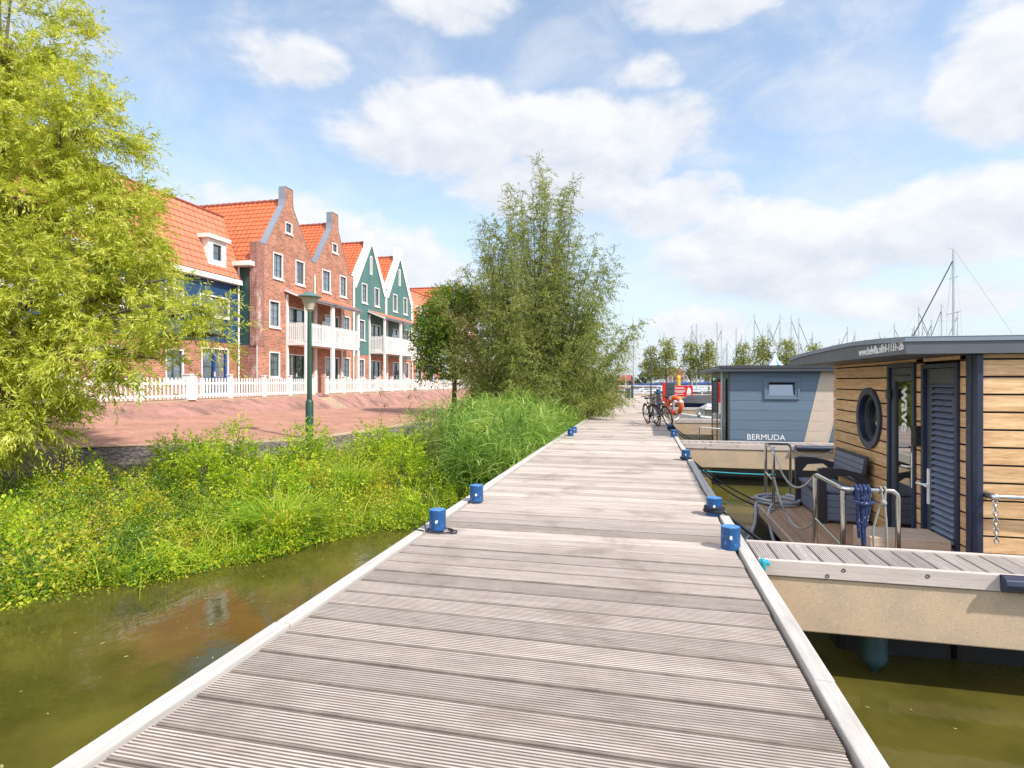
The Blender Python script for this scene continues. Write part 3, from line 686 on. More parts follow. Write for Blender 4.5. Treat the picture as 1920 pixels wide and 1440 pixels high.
# louvred door
b = MB(); b.box(2.99, 7.09, -.43, 3.13, 7.14, 1.685); b.box(2.99, 6.40, -.43, 3.13, 6.44, 1.685); b.box(2.99, 6.44, 1.64, 3.13, 7.09, 1.685)
ld = b.build('louvred_door', NAVY, hb, bevel=.004)
b = MB(); b.box(3.03, 6.985, -.42, 3.08, 7.085, 1.635); b.box(3.03, 6.445, -.42, 3.08, 6.535, 1.635); b.box(3.03, 6.535, 1.475, 3.08, 6.985, 1.635); b.box(3.03, 6.535, -.42, 3.08, 6.985, -.36); b.build('leaf', ANTH, ld, bevel=.004)
b = MB(); z = -.34
while z < 1.44:
    b.obox((3.05, 6.76, z+.03), (math.cos(R(-38)), 0, math.sin(R(-38)) * -1), (0, 1, 0), (math.sin(R(-38)), 0, math.cos(R(-38))), .038, .226, .004); z += .0635
b.build('louvre_slats', mat('slat_grey_blue', (.17, .20, .285), .32), ld)
b = MB(); b.box(3.085, 6.53, -.4, 3.09, 6.99, 1.5); b.build('backing', BLACK, ld)
b = MB(); b.box(3.015, 7.02, .17, 3.03, 7.055, .55); b.tube([(3.02, 7.037, .38), (2.965, 7.037, .38), (2.96, 7.06, .38), (2.96, 7.16, .375)], .011, 8); b.tube([(3.02, 7.037, .38), (2.965, 7.037, .38), (2.962, 6.94, .375)], .011, 8); b.build('handle', WHITEP, ld, smooth=True)
b = MB(); b.box(3.0, 6.455, 1.16, 3.03, 6.50, 1.33); b.build('hinge', ANTH, ld, bevel=.004)
b = MB(); b.box(2.955, 7.17, .78, 3.02, 7.285, 1.0); b.box(2.95, 7.165, .95, 2.955, 7.29, 1.005); kb = b.build('key_box', BLACK, hb, bevel=.012)
# deck and floats
b = MB(); x = 1.78
while x < 3.02:
    b.box(x, 5.98, -.462, min(x+.134, 3.02), 10.2, -.43); x += .14
b.build('deck_boards', TEAK, hb, bevel=.003)
b = MB(); b.box(1.75, 5.97, -.56, 1.778, 10.2, -.432); b.box(1.778, 5.95, -.56, 3.3, 5.977, -.432); b.build('deck_edge', BEAMW, hb)
b = MB(); b.box(1.8, 6.0, -.62, 12, 10.1, -.47); b.build('deck_frame', DARKT, hb)
for (xa, xb) in ((1.78, 2.72), (2.735, 5.0), (5.02, 8), (8.02, 11.8)):
    for (ya, yb) in ((5.86, 7.0), (8.6, 10.1)):
        b = MB(); b.box(xa, ya, -1.3, xb, yb, -.61); b.build('float', HULLB, hb, bevel=.06)
b = MB(); b.box(2.02, 7.7, -.8, 2.12, 8.0, -.5); b.obox((1.98, 7.6, -.72), (0, 1, 0), (1, 0, 0), (0, 0, 1), .2, .03, .03); b.tube([(1.85, 8.2, -.6), (1.85, 8.2, -.9)], .06, 12); b.tube([(1.82, 7.7, -.62), (1.95, 7.2, -.85)], .02, 8); b.build('mooring_bracket', PILE, hb)
def chain(pts, label, parent=None, pitch=.03, r=.0045):
    P = [Vector(p) for p in pts]; L = [0]
    for i in range(1, len(P)): L.append(L[-1]+(P[i]-P[i-1]).length)
    b = MB(); n = int(L[-1]/pitch)
    for k in range(n):
        d = (k+.5)*pitch; i = max(j for j in range(len(L)) if L[j] <= d); i = min(i, len(P)-2)
        c = P[i].lerp(P[i+1], (d-L[i])/(L[i+1]-L[i])); t = (P[i+1]-P[i]).normalized()
        s = t.cross(Vector((.3, .9, .2))).normalized(); u = t.cross(s)
        if k % 2: s = u
        b.tube([c+t*math.cos(2*PI*q/10)*pitch*.68+s*math.sin(2*PI*q/10)*pitch*.38 for q in range(10)], r, 5, closed=True)
    return tag(b.build('chain', CHROME, parent, smooth=True), label, None if parent else 'chain', None if parent else 'chains on the houseboat railings')
rl = thing('side_handrail', 'polished handrail on the oak wall with a short chain hanging from its end', 'handrail', (3.1, 5.98, .46))
b = MB(); b.tube([(3.06, 5.98, .46), (7.5, 5.98, .46)], .022, 12); b.build('rail', STEEL, rl, smooth=True)
b = MB(); b.tube([(3.09, 6.1, .46), (3.09, 5.97, .46)], .034, 12); b.sphere((3.085, 5.96, .46), .036, 8); b.build('bracket', CHROME, rl, smooth=True)
chain([(3.08, 5.945, .43), (3.085, 5.945, .2), (3.09, 5.945, .03)], None, rl, .042, .006)

# railings
def rnd_path(P, r=.07, n=5):
    P = [Vector(p) for p in P]; out = [P[0]]
    for i in range(1, len(P)-1):
        a = (P[i-1]-P[i]).normalized(); c = (P[i+1]-P[i]).normalized(); p0 = P[i]+a*r; p1 = P[i]+c*r
        for k in range(n+1):
            t = k/n; out.append(p0*(1-t)**2+P[i]*2*t*(1-t)+p1*t*t)
    return out+[P[-1]]
ZD = -.43
ra = thing('deck_railing', 'polished corner railing at the far end of the houseboat deck', 'railing', (1.93, 9.7, ZD), 'steel railings on the houseboat deck')
b = MB(); b.tube(rnd_path([(1.92, 9.22, .40), (1.92, 9.25, .47), (1.98, 10.12, .47), (2.36, 10.12, .47), (2.36, 10.12, ZD)], .06), .021, 12); b.build('rail', STEEL, ra, smooth=True)
for p in ((1.92, 9.24), (1.98, 10.1)):
    b = MB(); b.tube([(p[0], p[1], ZD), (p[0], p[1], .46)], .023, 12); o = b.build('post', STEEL, ra, smooth=True)
    b = MB(); b.lathe([(.055, 0), (.055, .008), (.03, .014)], (p[0], p[1], ZD), 18); b.build('foot', STEEL, o, smooth=True)
b = MB(); b.tube([(1.92, 9.24, .0), (1.98, 10.1, .0)], .011, 8); b.build('cross_bar', STEEL, ra, smooth=True)
rb = thing('deck_railing', 'polished corner railing at the near end of the houseboat deck with ropes tied on', 'railing', (1.9, 6.4, ZD), 'steel railings on the houseboat deck')
b = MB(); b.tube(rnd_path([(1.865, 6.93, .44), (1.865, 6.9, .47), (1.865, 6.03, .47), (2.34, 6.03, .47), (2.34, 6.03, ZD)], .08), .023, 12); b.build('rail', STEEL, rb, smooth=True)
for p in ((1.865, 6.91), (1.885, 6.07)):
    b = MB(); b.tube([(p[0], p[1], ZD), (p[0], p[1], .45)], .025, 12); o = b.build('post', STEEL, rb, smooth=True)
    b = MB(); b.lathe([(.055, 0), (.055, .008), (.03, .014)], (p[0], p[1], ZD), 18); b.build('foot', STEEL, o, smooth=True)
b = MB(); b.tube([(1.865, 6.9, -.02), (1.885, 6.07, -.1)], .011, 8); b.tube([(1.885, 6.05, -.08), (2.34, 6.03, -.08)], .013, 8); b.build('cross_bar', STEEL, rb, smooth=True)
chain(cat((1.92, 9.2, .44), (1.865, 6.95, .45), .30, 30), 'chain sagging between the tops of the two deck railings')
chain(cat((1.92, 9.2, .06), (1.865, 6.95, -.06), .34, 30), 'lower chain sagging to the deck between the two railings')
chain(cat((2.36, 10.1, .42), (3.0, 10.1, .40), .13, 20), 'short chain from the far railing to the oak wall')
# ropes on the near railing
b = MB()
for k in range(4): 
    y = 6.03; x = 1.98+.035*k
    b.tube([(x, y-.03, .40), (x, y-.04, .47), (x, y, .507), (x, y+.035, .47), (x+.01, y+.03, .38), (x, y-.02, .36), (x-.01, y-.045, .40)], .017, 7)
for (dx, zb) in ((.0, .02), (.05, -.05), (.09, .12), (.07, -.38)):
    b.tube([(1.985+dx, 5.985, .44), (1.98+dx+.01*math.sin(zb*9), 5.985, .3), (1.99+dx*.7, 5.99, .15), (2.0+dx*.6, 5.985, zb)], .017, 7)
b.tube([(1.95, 5.975, .36), (2.03, 5.955, .345), (2.12, 5.975, .36), (2.03, 6.0, .34)], .017, 7, closed=True)
tag(b.build('rope_bundle', ROPEB, smooth=True), 'blue flecked rope bundled over the near railing', 'rope')
b = MB()
for k in range(2): b.tube([(2.19+.035*k, 6.03+.033*math.cos(q), .47+.033*math.sin(q)) for q in np.linspace(0, 2*PI, 14)], .01, 6)
b.tube([(2.19, 6.0, .45), (2.2, 5.99, .38), (2.16, 5.985, .3), (2.11, 5.98, .1), (2.12, 5.98, -.1), (2.16, 5.985, -.22)], .01, 6)
b.tube([(2.22, 6.0, .45), (2.21, 5.99, .36), (2.22, 5.98, .2), (2.23, 5.98, -.1), (2.24, 5.98, -.40)], .011, 6)
b.sphere((2.2, 5.985, .36), .03, 6)
tag(b.build('rope_loop', ROPEG, smooth=True), 'thin grey rope knotted on the near railing with a hanging loop', 'rope')
b = MB()   # hose coil at the deck corner
for k in range(2):
    b.tube([(2.08+.30*math.cos(q)*(1+.05*k), 9.75+.34*math.sin(q), ZD+.03+.045*k+.01*math.sin(2*q)) for q in np.linspace(.3+k, 6.2+k, 30)], .024, 8)
b.tube(rnd_path([(2.2, 9.55, ZD+.06), (1.95, 9.35, ZD+.1), (1.80, 9.0, ZD+.02), (1.74, 8.5, -.62), (1.78, 8.15, -.85), (1.95, 8.0, -.80)], .15, 6), .022, 8)
b.tube(rnd_path([(2.0, 10.0, ZD+.05), (1.75, 9.7, ZD+.04), (1.66, 9.2, -.62), (1.5, 8.7, -.72), (1.25, 8.2, -.72), (1.0, 7.7, -.72)], .2, 6), .022, 8)
tag(b.build('grey_hose', HOSE, smooth=True), 'thick grey hose coiled on the corner of the houseboat deck', 'hose')
b = MB(); b.box(2.24, 6.42, ZD+.002, 2.96, 6.9, -.07); tag(b.build('timber_step', BEAMW, bevel=.012), 'rough timber block used as a step on the houseboat deck', 'step')
b = MB(); b.lathe([(.03, 0), (.03, .07), (.02, .09)], (2.86, 7.45, ZD), 14); tag(b.build('door_stop', BLACK, smooth=True), 'small black door stop on the houseboat deck', 'door stop')
# storage bench
bn = thing('storage_bench', 'dark plastic storage bench with armrests against the oak wall', 'bench', (2.65, 9.1, ZD))
Y0, Y1 = 8.47, 9.74
b = MB()
for k in range(4): b.box(2.40, Y0+.1, ZD+.05+.088*k, 2.418, Y1-.1, ZD+.05+.088*k+.082)
for yy in (Y0+.02, Y1-.038):
    for k in range(4): b.box(2.44, yy, ZD+.05+.088*k, 2.86, yy+.018, ZD+.05+.088*k+.082)
b.box(2.42, Y0+.04, ZD+.03, 2.88, Y1-.04, ZD+.38); b.build('chest', BENCHS, bn, bevel=.004)
b = MB()
for k in range(5): b.box(2.37+.1*k, Y0+.075, ZD+.40, 2.37+.1*k+.094, Y1-.075, ZD+.435)
b.build('seat', BENCHS, bn, bevel=.005)
b = MB(); b.box(2.36, Y0+.07, ZD+.385, 2.40, Y1-.07, ZD+.40); b.box(2.392, Y0+.085, ZD+.375, 2.40, Y1-.085, ZD+.39); b.box(2.385, 9.05, ZD+.35, 2.40, 9.2, ZD+.39); b.build('lid_edge', BENCHP, bn)
tl = Vector((.16, 0, 1)).normalized()
b = MB(); cx = Vector((2.905, (Y0+Y1)/2, .29)); nx = Vector((tl.z, 0, -tl.x))
b.obox(cx, (0, 1, 0), tl, nx, (Y1-Y0)/2-.01, .20, .018); bk = b.build('backrest', BENCHP, bn, bevel=.01)
b = MB()
for k in range(4): b.obox(cx-nx*.02+tl*(-.12+.08*k), (0, 1, 0), tl, nx, (Y1-Y0)/2-.07, .036, .006)
b.build('back_slats', BENCHS, bk, bevel=.003)
for yy in (Y0, Y1-.075):
    b = MB()
    P = [(2.345, yy, ZD+.0), (2.43, yy, ZD), (2.425, yy, ZD+.55), (2.50, yy, ZD+.645), (2.72, yy, ZD+.66), (2.80, yy, ZD+.60), (2.835, yy, ZD), (2.93, yy, ZD), (2.93, yy, ZD+.60), (2.90, yy, ZD+.68), (2.62, yy, ZD+.745), (2.40, yy, ZD+.75), (2.33, yy, ZD+.735)]
    b.prism(P, (0, .075, 0)); b.build('armrest', BENCHP, bn, bevel=.012)

# ------------------------------------------------------------------ slate blue houseboat behind the second pier
h2 = thing('houseboat', 'slate blue houseboat with a diagonal beige stripe and a small tilted window', 'houseboat', (2.18, 15.6, -.43))
YF = 15.6
def clip(poly, f):      # keep the side where f >= 0
    out = []
    for i in range(len(poly)):
        a, c = poly[i], poly[(i+1) % len(poly)]; fa, fc = f(a), f(c)
        if fa >= 0: out.append(a)
        if (fa >= 0) != (fc >= 0):
            t = fa/(fa-fc); out.append((a[0]+(c[0]-a[0])*t, a[1]+(c[1]-a[1])*t))
    return out
L1 = lambda p: 3.955+(p[1]+.02)*.222; 
WX0, WX1, WZ0, WZ1 = 3.02, 3.85, 1.04, 1.58
bb, be = MB(), MB(); z = -.5
while z < 1.745:
    z1 = min(z+.246, 1.745)
    segs = [(2.20, 9.5, z, z1)]
    if z < WZ1 and z1 > WZ0:
        segs = [(2.20, WX0+.02, z, z1), (WX1-.02, 9.5, z, z1)]
        if z < WZ0+.02: segs.append((WX0+.02, WX1-.02, z, WZ0+.02))
        if z1 > WZ1-.02: segs.append((WX0+.02, WX1-.02, WZ1-.02, z1))
    for (xa, xb, za, zb) in segs:
        q = [(xa, za), (xb, za), (xb, zb), (xa, zb)]
        for mbx, fs in ((bb, [lambda p: L1(p)-p[0]]), (be, [lambda p: p[0]-L1(p)-.004, lambda p: L1(p)+.56-p[0]]), (bb, [lambda p: p[0]-L1(p)-.565])):
            pp = q
            for f in fs: pp = clip(pp, f) if len(pp) > 2 else []
            if len(pp) > 2: mbx.prism([(x, YF, zz) for x, zz in pp], (0, .02, 0))
    z += .252
bb.build('cladding', GBLUE, h2, bevel=.003); be.build('stripe', BEIGE, h2, bevel=.003)
b = MB()
for (o, w_) in ((0, .045), (.53, .03)): b.prism([(L1((0, -.5))+o, YF-.004, -.5), (L1((0, -.5))+o+w_, YF-.004, -.5), (L1((0, 1.74))+o+w_, YF-.004, 1.74), (L1((0, 1.74))+o, YF-.004, 1.74)], (0, .004, 0))
b.build('stripe_edge', BEIGE, h2)
b = MB(); b.box(2.2, YF+.021, -.5, 9.5, YF+.03, WZ0); b.box(2.2, YF+.021, WZ1, 9.5, YF+.03, 1.75); b.box(2.2, YF+.021, WZ0, WX0, YF+.03, WZ1); b.box(WX1, YF+.021, WZ0, 9.5, YF+.03, WZ1); b.box(2.3, 19.3, -.5, 9.5, 19.35, 1.75); b.box(9.45, YF+.03, -.5, 9.5, 19.3, 1.75)
b.build('wall_backing', BLACK, h2)
def ringy(mb, x0, x1, z0, z1, wd, ya, yb):
    mb.box(x0, ya, z0, x1, yb, z0+wd); mb.box(x0, ya, z1-wd, x1, yb, z1); mb.box(x0, ya, z0+wd, x0+wd, yb, z1-wd); mb.box(x1-wd, ya, z0+wd, x1, yb, z1-wd); return mb
wn = ringy(ringy(MB(), WX0, WX1, WZ0, WZ1, .05, YF-.035, YF+.02), WX0+.03, WX1-.03, WZ0+.03, WZ1-.03, .075, YF-.02, YF+.09).build('window', GBLUE, h2, bevel=.005)
b = MB(); b.prism([(WX0+.1, YF+.05, WZ0+.1), (WX1-.1, YF+.05, WZ0+.1), (WX1-.1, YF+.13, WZ1-.1), (WX0+.1, YF+.13, WZ1-.1)], (0, .01, 0)); b.build('pane', glassmat('sky_glass', (.05, .06, .07), .45), wn)
ringy(MB(), WX0+.1, WX1-.1, WZ0+.1, WZ1-.1, .03, YF+.06, YF+.16).build('sash', NAVY, wn)
b = MB(); b.box(2.25, YF+.2, WZ0-.1, 4.2, YF+.22, WZ1+.1); b.build('dark_interior', BLACK, wn)
text('BERMUDA', .205, LETT, 'lettering', h2, basis((2.60, YF-.003, 0.005), (1, 0, 0), (0, 0, 1)), sx=.98)
b = MB(); b.prism([(1.80, 15.38, 1.752), (9.9, 15.38, 1.752), (9.9, 15.38, 1.875), (1.98, 15.38, 1.875), (1.80, 15.38, 1.82)], (0, 4.3, 0)); b.build('roof', ANTH, h2, bevel=.006)
b = MB(); b.box(1.96, 15.365, 1.835, 9.92, 15.38, 1.905); b.box(1.96, 15.38, 1.876, 9.92, 19.7, 1.905); b.build('roof_trim', mat('dark_roof_edge', (.05, .052, .06), .5), h2)
b = MB(); b.box(2.16, YF, -.5, 2.2, YF+.12, 1.75); b.box(2.16, 16.75, -.5, 2.2, 16.85, 1.75); b.box(2.16, 17.95, -.5, 2.2, 18.05, 1.75); b.box(2.16, 19.2, -.5, 2.2, 19.3, 1.75); b.box(2.16, YF+.12, 1.6, 2.2, 19.2, 1.75); b.build('entrance_frame', ANTH, h2)
b = MB(); b.box(2.172, YF+.12, -.45, 2.18, 19.2, 1.6); b.build('entrance_pane', DGLASS, h2)
b = MB(); b.box(2.14, 16.0, -.45, 2.16, 16.6, 1.55); b.build('door', mat('dark_green_door', (.02, .06, .06), .3), h2)
b = MB(); b.tube([(2.02, 15.75, -.43), (2.02, 15.75, 1.752)], .032, 12); b.build('roof_post', mat('light_steel_blue', (.34, .42, .47), .35, .4), h2, smooth=True)
b = MB(); b.box(1.05, 15.45, -.53, 2.2, 19.4, -.44); b.build('deck_boards', TEAK, h2)
for ya in (15.5, 17.8):
    b = MB(); b.box(1.25, ya, -1.3, 9.4, ya+1.5, -.55); b.build('float', HULLB, h2, bevel=.06)
b = MB(); b.tube(rnd_path([(2.05, 15.8, .25), (1.5, 16.3, .25), (1.5, 16.3, -.44)], .06), .02, 8); b.build('rail', STEEL, h2, smooth=True)

# ------------------------------------------------------------------ bicycles
def bike(label, frame_m, tyre_m, basket=True, dropbar=False):
    t = thing('bicycle', label, 'bicycle', (0, 0, 0), 'bicycles parked on the jetty')
    r = .33
    for x in (.54, -.54):
        b = MB(); b.tube([(x+r*math.cos(q), 0, .345+r*math.sin(q)) for q in np.linspace(0, 2*PI, 36, endpoint=False)], .023, 8, closed=True); wh = b.build('wheel', tyre_m, t, smooth=True)
        b = MB(); b.tube([(x+(r-.03)*math.cos(q), 0, .345+(r-.03)*math.sin(q)) for q in np.linspace(0, 2*PI, 36, endpoint=False)], .011, 6, closed=True)
        for q in np.linspace(0, 2*PI, 16, endpoint=False): b.tube([(x, .02*(-1)**int(q*9), .345), (x+(r-.03)*math.cos(q), 0, .345+(r-.03)*math.sin(q))], .0016, 4)
        b.tube([(x, -.05, .345), (x, .05, .345)], .02, 8); b.build('rim', RIM, wh, smooth=True)
        b = MB(); q0 = np.linspace(.25, 2.6 if x > 0 else 3.0, 18)
        b.tube([(x+(r+.035)*math.cos(q), 0, .345+(r+.035)*math.sin(q)) for q in q0], .016, 6); b.build('mudguard', frame_m, t, smooth=True)
    b = MB(); hd = Vector((.36, 0, .86)); bbk = Vector((-.08, 0, .30)); se = Vector((-.22, 0, .78)); rear = Vector((-.54, 0, .345)); hd2 = Vector((.39, 0, .70))
    b.tube([hd2, bbk], .02, 8); b.tube([hd2+Vector((-.02, 0, .06)), Vector((-.19, 0, .62))], .018, 8); b.tube([bbk, se], .018, 8); b.tube([hd, hd2], .024, 8)
    for s in (-1, 1):
        b.tube([se+Vector((.03, 0, -.12)), rear+Vector((0, s*.06, 0))], .009, 6); b.tube([bbk, rear+Vector((0, s*.06, 0))], .011, 6)
        b.tube([hd2+Vector((0, s*.045, 0)), (.54, s*.05, .345)], .012, 6)
    b.build('frame', frame_m, t, smooth=True)
    b = MB(); b.tube([hd, hd+Vector((-.03, 0, .13))], .013, 8)
    st_ = hd+Vector((-.03, 0, .14))
    b.tube(rnd_path([st_+Vector((-.17, -.31, .02)), st_+Vector((-.02, -.24, .03)), st_+Vector((.02, 0, .02)), st_+Vector((-.02, .24, .03)), st_+Vector((-.17, .31, .02))], .06), .013, 8)
    b.tube([st_+Vector((-.06, -.27, .02)), st_+Vector((.02, -.2, .0))], .006, 5); b.tube([st_+Vector((-.06, .27, .02)), st_+Vector((.02, .2, .0))], .006, 5); b.build('handlebar', TYRE, t, smooth=True)
    b = MB(); b.sphere((-.26, 0, .91), .1, 8, (1.35, .8, .35)); b.tube([se, (-.25, 0, .89)], .013, 8); b.build('saddle', TYRE, t, smooth=True)
    b = MB(); b.tube([(-.08, -.09, .30), (-.08, .09, .30)], .02, 8); b.tube([(-.08, -.09, .30), (.07, -.09, .24)], .01, 6); b.tube([(-.08, .09, .30), (-.23, .09, .36)], .01, 6); b.tube([(-.08+.09*math.cos(q), .06, .30+.09*math.sin(q)) for q in np.linspace(0, 2*PI, 18)], .006, 5)
    b.box(.03, -.15, .23, .12, -.09, .25); b.box(-.27, .09, .35, -.18, .15, .37); b.build('crank', BLACK, t, smooth=True)
    b = MB(); b.tube([(-.35, .05, .33), (-.30, .2, .02)], .009, 6); b.build('kickstand', BLACK, t, smooth=True)
    b = MB(); b.sphere((.47, 0, .80), .045, 6); b.build('headlight', RIM, t, smooth=True)
    if basket:
        b = MB(); c0 = Vector((.62, 0, .76))
        for z_, w_, l_ in ((0, .12, .10), (.09, .14, .12), (.18, .155, .135), (.25, .165, .145)): b.tube([c0+Vector((i*l_, j*w_, z_)) for i, j in ((-1, -1), (1, -1), (1, 1), (-1, 1))], .006, 4, closed=True)
        for i in np.linspace(-1, 1, 7):
            for s in (-1, 1):
                b.tube([c0+Vector((i*.10, s*.12, 0)), c0+Vector((i*.145, s*.165, .25))], .0035, 4); b.tube([c0+Vector((s*.10, i*.12, 0)), c0+Vector((s*.145, i*.165, .25))], .0035, 4)
        b.box(c0.x-.1, -.12, c0.z, c0.x+.1, .12, c0.z+.01); b.build('basket', WICK, t, smooth=True)
    return t
def park(t, fx, fy, ang, lean):
    """front wheel touches the deck at (fx, fy); ang = heading of the bicycle, lean sideways"""
    t.rotation_mode = 'XYZ'; t.rotation_euler = (R(lean), 0, R(ang))
    t.location = (fx-.54*math.cos(R(ang)), fy-.54*math.sin(R(ang)), .02)
park(bike('black bicycle with a wire basket, front wheel turned to the viewer, left of the pair', BIKEF, TYRE), .50, 19.5, -73, 9)
park(bike('brown framed bicycle leaning against the life ring post', BIKEB, TYRE, basket=False), .86, 19.35, -68, 14)
park(bike('bicycle with brown tyres standing behind the others', BIKEF, TYREB, basket=False), .30, 21.3, -142, 6)
b = MB(); b.tube([(.4, 21.2, .33+.0), (.5, 21.0, .4)], .004, 4)

# life ring
lr = thing('life_ring', 'orange life ring with pale bands hanging on its post beside the bicycles', 'life ring', (1.09, 20.6, .66))
yaw = R(-38); ex = Vector((math.cos(yaw), math.sin(yaw), 0)); 
b = MB(); c = Vector((1.09, 20.6, .66)); b.tube([c+ex*.265*math.cos(q)+Vector((0, 0, .265*math.sin(q))) for q in np.linspace(0, 2*PI, 40, endpoint=False)], .078, 12, closed=True); b.build('ring', ORANGE, lr, smooth=True)
for q0 in (.5, .5+PI/2, .5+PI, .5+3*PI/2):
    b = MB(); b.tube([c+ex*.265*math.cos(q)+Vector((0, 0, .265*math.sin(q))) for q in np.linspace(q0-.12, q0+.12, 5)], .0805, 12); b.build('band', REFL, lr, smooth=True)
b = MB(); b.tube([c+ex*.36*math.cos(q)*(1-.06*abs(math.sin(2*q)))+Vector((0, 0, .36*math.sin(q)*(1-.06*abs(math.sin(2*q))))) for q in np.linspace(0, 2*PI, 48, endpoint=False)], .008, 5, closed=True); b.build('grab_line', REFL, lr, smooth=True)
b = MB(); b.tube([(1.06, 20.78, -.1), (1.06, 20.78, .98)], .03, 10); tag(b.build('life_ring_post', PILEW, smooth=True), 'thin grey post carrying the orange life ring', 'post')
# service cabinet, posts, sign and boats further down the pier
sv = thing('service_cabinet', 'dark service cabinet with a bright red side behind the bicycles', 'cabinet', (1.15, 27, 0))
b = MB(); b.box(1.02, 26.85, .0, 1.42, 27.2, 1.44); b.build('body', ANTH, sv, bevel=.02)
b = MB(); b.box(.88, 26.82, .55, 1.015, 27.1, 1.46); b.build('side_panel', REDP, sv, bevel=.03)
b = MB()
for k in range(5): b.box(1.06, 26.842, .2+.24*k, 1.38, 26.852, .215+.24*k)
b.build('seam', BLACK, sv)
b = MB(); b.lathe([(.1, 0), (.1, 1.12), (.09, 1.14)], (.72, 27.5, 0), 16); tag(b.build('blue_post', BLUEP, smooth=True), 'tall blue post standing on the jetty behind the bicycles', 'post')
b = MB(); b.lathe([(.05, 0), (.04, 2.4), (.032, 4.3)], (.62, 46, 0), 10); tag(b.build('lamp_pole', ANTH, smooth=True), 'slim dark pole standing on the far part of the jetty', 'pole')
b = MB(); b.lathe([(.11, 0), (.11, 1.62), (.13, 1.63), (.13, 1.70), (.10, 1.76), (.07, 1.82), (.01, 1.84)], (2.26, 38.2, .05), 16); tag(b.build('yellow_post', YELLP, smooth=True), 'bright yellow round topped post behind the red sign', 'post')
sg = thing('sign', 'red sign board with white text lines and a white sail emblem', 'sign', (2.28, 36, .1))
b = MB(); b.box(1.62, 36, .58, 2.96, 36.03, 1.24); b.build('board', REDP, sg, bevel=.008)
b = MB()
for (zz, xa, xb) in ((1.12, 1.88, 2.42), (1.06, 1.80, 2.52), (.94, 1.86, 2.50), (.885, 1.83, 2.52), (.83, 2.0, 2.4), (.71, 1.92, 2.42)):
    x = xa
    while x < xb: 
        L = random.uniform(.03, .1); b.box(x, 35.994, zz-.017, min(x+L, xb), 35.999, zz+.017); x += L+.018
b.build('text_lines', LETT, sg)
b = MB(); b.prism([(2.60, 35.994, .74), (2.84, 35.994, .76), (2.86, 35.994, .95), (2.80, 35.994, 1.08), (2.70, 35.994, 1.14), (2.63, 35.994, 1.0)], (0, .005, 0)); b.prism([(2.58, 35.994, .65), (2.84, 35.994, .68), (2.88, 35.994, .72), (2.60, 35.994, .70)], (0, .005, 0)); b.prism([(1.66, 35.994, .78), (1.74, 35.994, .9), (1.68, 35.994, 1.04)], (0, .005, 0)); b.build('emblem', LETT, sg)
for x in (1.75, 2.83):
    b = MB(); b.box(x, 36.035, -.2, x+.07, 36.1, 1.2); b.build('leg', ANTH, sg)
def hullmesh(mb, L, Bm, z0, z1, origin, ax, sheer=.25, n=10, tr=.75, raise_=.0):
    """small boat hull from stern to bow along direction ax"""
    ax = Vector(ax).normalized(); sd_ = Vector((-ax.y, ax.x, 0)); V = []; F = []
    for i in range(n+1):
        t = i/n; hw = Bm/2*(tr+(1-tr)*min(1, t*3))*(1-max(0, (t-.45)/.55)**2.2) ; hw = max(hw, .01)
        zt = z1+sheer*t*t; c = Vector(origin)+ax*L*(t-.5)+ax*(.0)
        keel = z0+(zt-z0)*max(0, (t-.8)/.2)*.3
        for (s, z) in ((-1, zt), (-.8, (keel+zt)/2), (-.35, keel), (.35, keel), (.8, (keel+zt)/2), (1, zt)):
            V.append((c.x+sd_.x*hw*s, c.y+sd_.y*hw*s, z))
    for i in range(n):
        for j in range(5): F.append((i*6+j, (i+1)*6+j, (i+1)*6+j+1, i*6+j+1))
        F.append((i*6+5, (i+1)*6+5, (i+1)*6, i*6))
    F.append(tuple(range(6))); mb.add(V, F); return mb
tb = thing('covered_boat', 'boat under a dark grey cover below the red sign', 'boat', (3.1, 34.2, -1))
hullmesh(MB(), 6.5, 2.0, -1.1, .2, (4.6, 34.2, 0), (-1, 0, 0), .2).build('hull', HULLN, tb, smooth=True)
b = MB(); V = []; nx_, ny_ = 16, 8
for i in range(nx_+1):
    for j in range(ny_+1):
        t = i/nx_; s = j/ny_*2-1; hgt = .74-.04*math.sin(9*t) if .12 < t < .75 else (.36+.38*min(1, t/.12) if t <= .12 else .74-.45*((t-.75)/.25))
        V.append((1.95+t*5.6, 34.2+s*1.0*(min(1, .35+t*3)), .28+(hgt-.28)*(1-abs(s)**1.5)+random.uniform(-.012, .012)))
b.add(V, [(i*(ny_+1)+j, (i+1)*(ny_+1)+j, (i+1)*(ny_+1)+j+1, i*(ny_+1)+j+1) for i in range(nx_) for j in range(ny_)]); b.build('cover', TARP, tb, smooth=True)
b = MB(); b.prism([(1.62, 33.2, .33), (2.28, 33.15, .33), (1.90, 33.9, .68)], (0, .03, 0)); b.build('cover_flap', TARPL, tb)
dg = thing('dinghy', 'white dinghy with its bow against the third finger pier', 'boat', (2.0, 25.2, -1))
hullmesh(MB(), 4.2, 1.4, -1.05, -.12, (3.35, 25.0, 0), (-1, -.05, 0), .30).build('hull', HULLW, dg, smooth=True)
b = MB(); b.add([(1.24, 25.1, .19), (2.9, 24.35, -.02), (2.9, 25.7, -.02)], [(0, 1, 2)]); b.build('foredeck', HULLW, dg)
b = MB(); b.tube([(2.5, 25, .0), (2.5, 25, .45), (3.1, 25.1, .35)], .012, 6); b.sphere((2.25, 24.5, .12), .08, 6, (1, 1, 1.4)); b.build('fittings', CHROME, dg, smooth=True)
cb = thing('covered_boat', 'small boat under a pale grey ridged cover beyond the third finger pier', 'boat', (3.2, 28, -1))
hullmesh(MB(), 4.6, 1.7, -1.05, .12, (4.75, 28.2, 0), (-1, 0, 0), .1).build('hull', HULLW, cb, smooth=True)
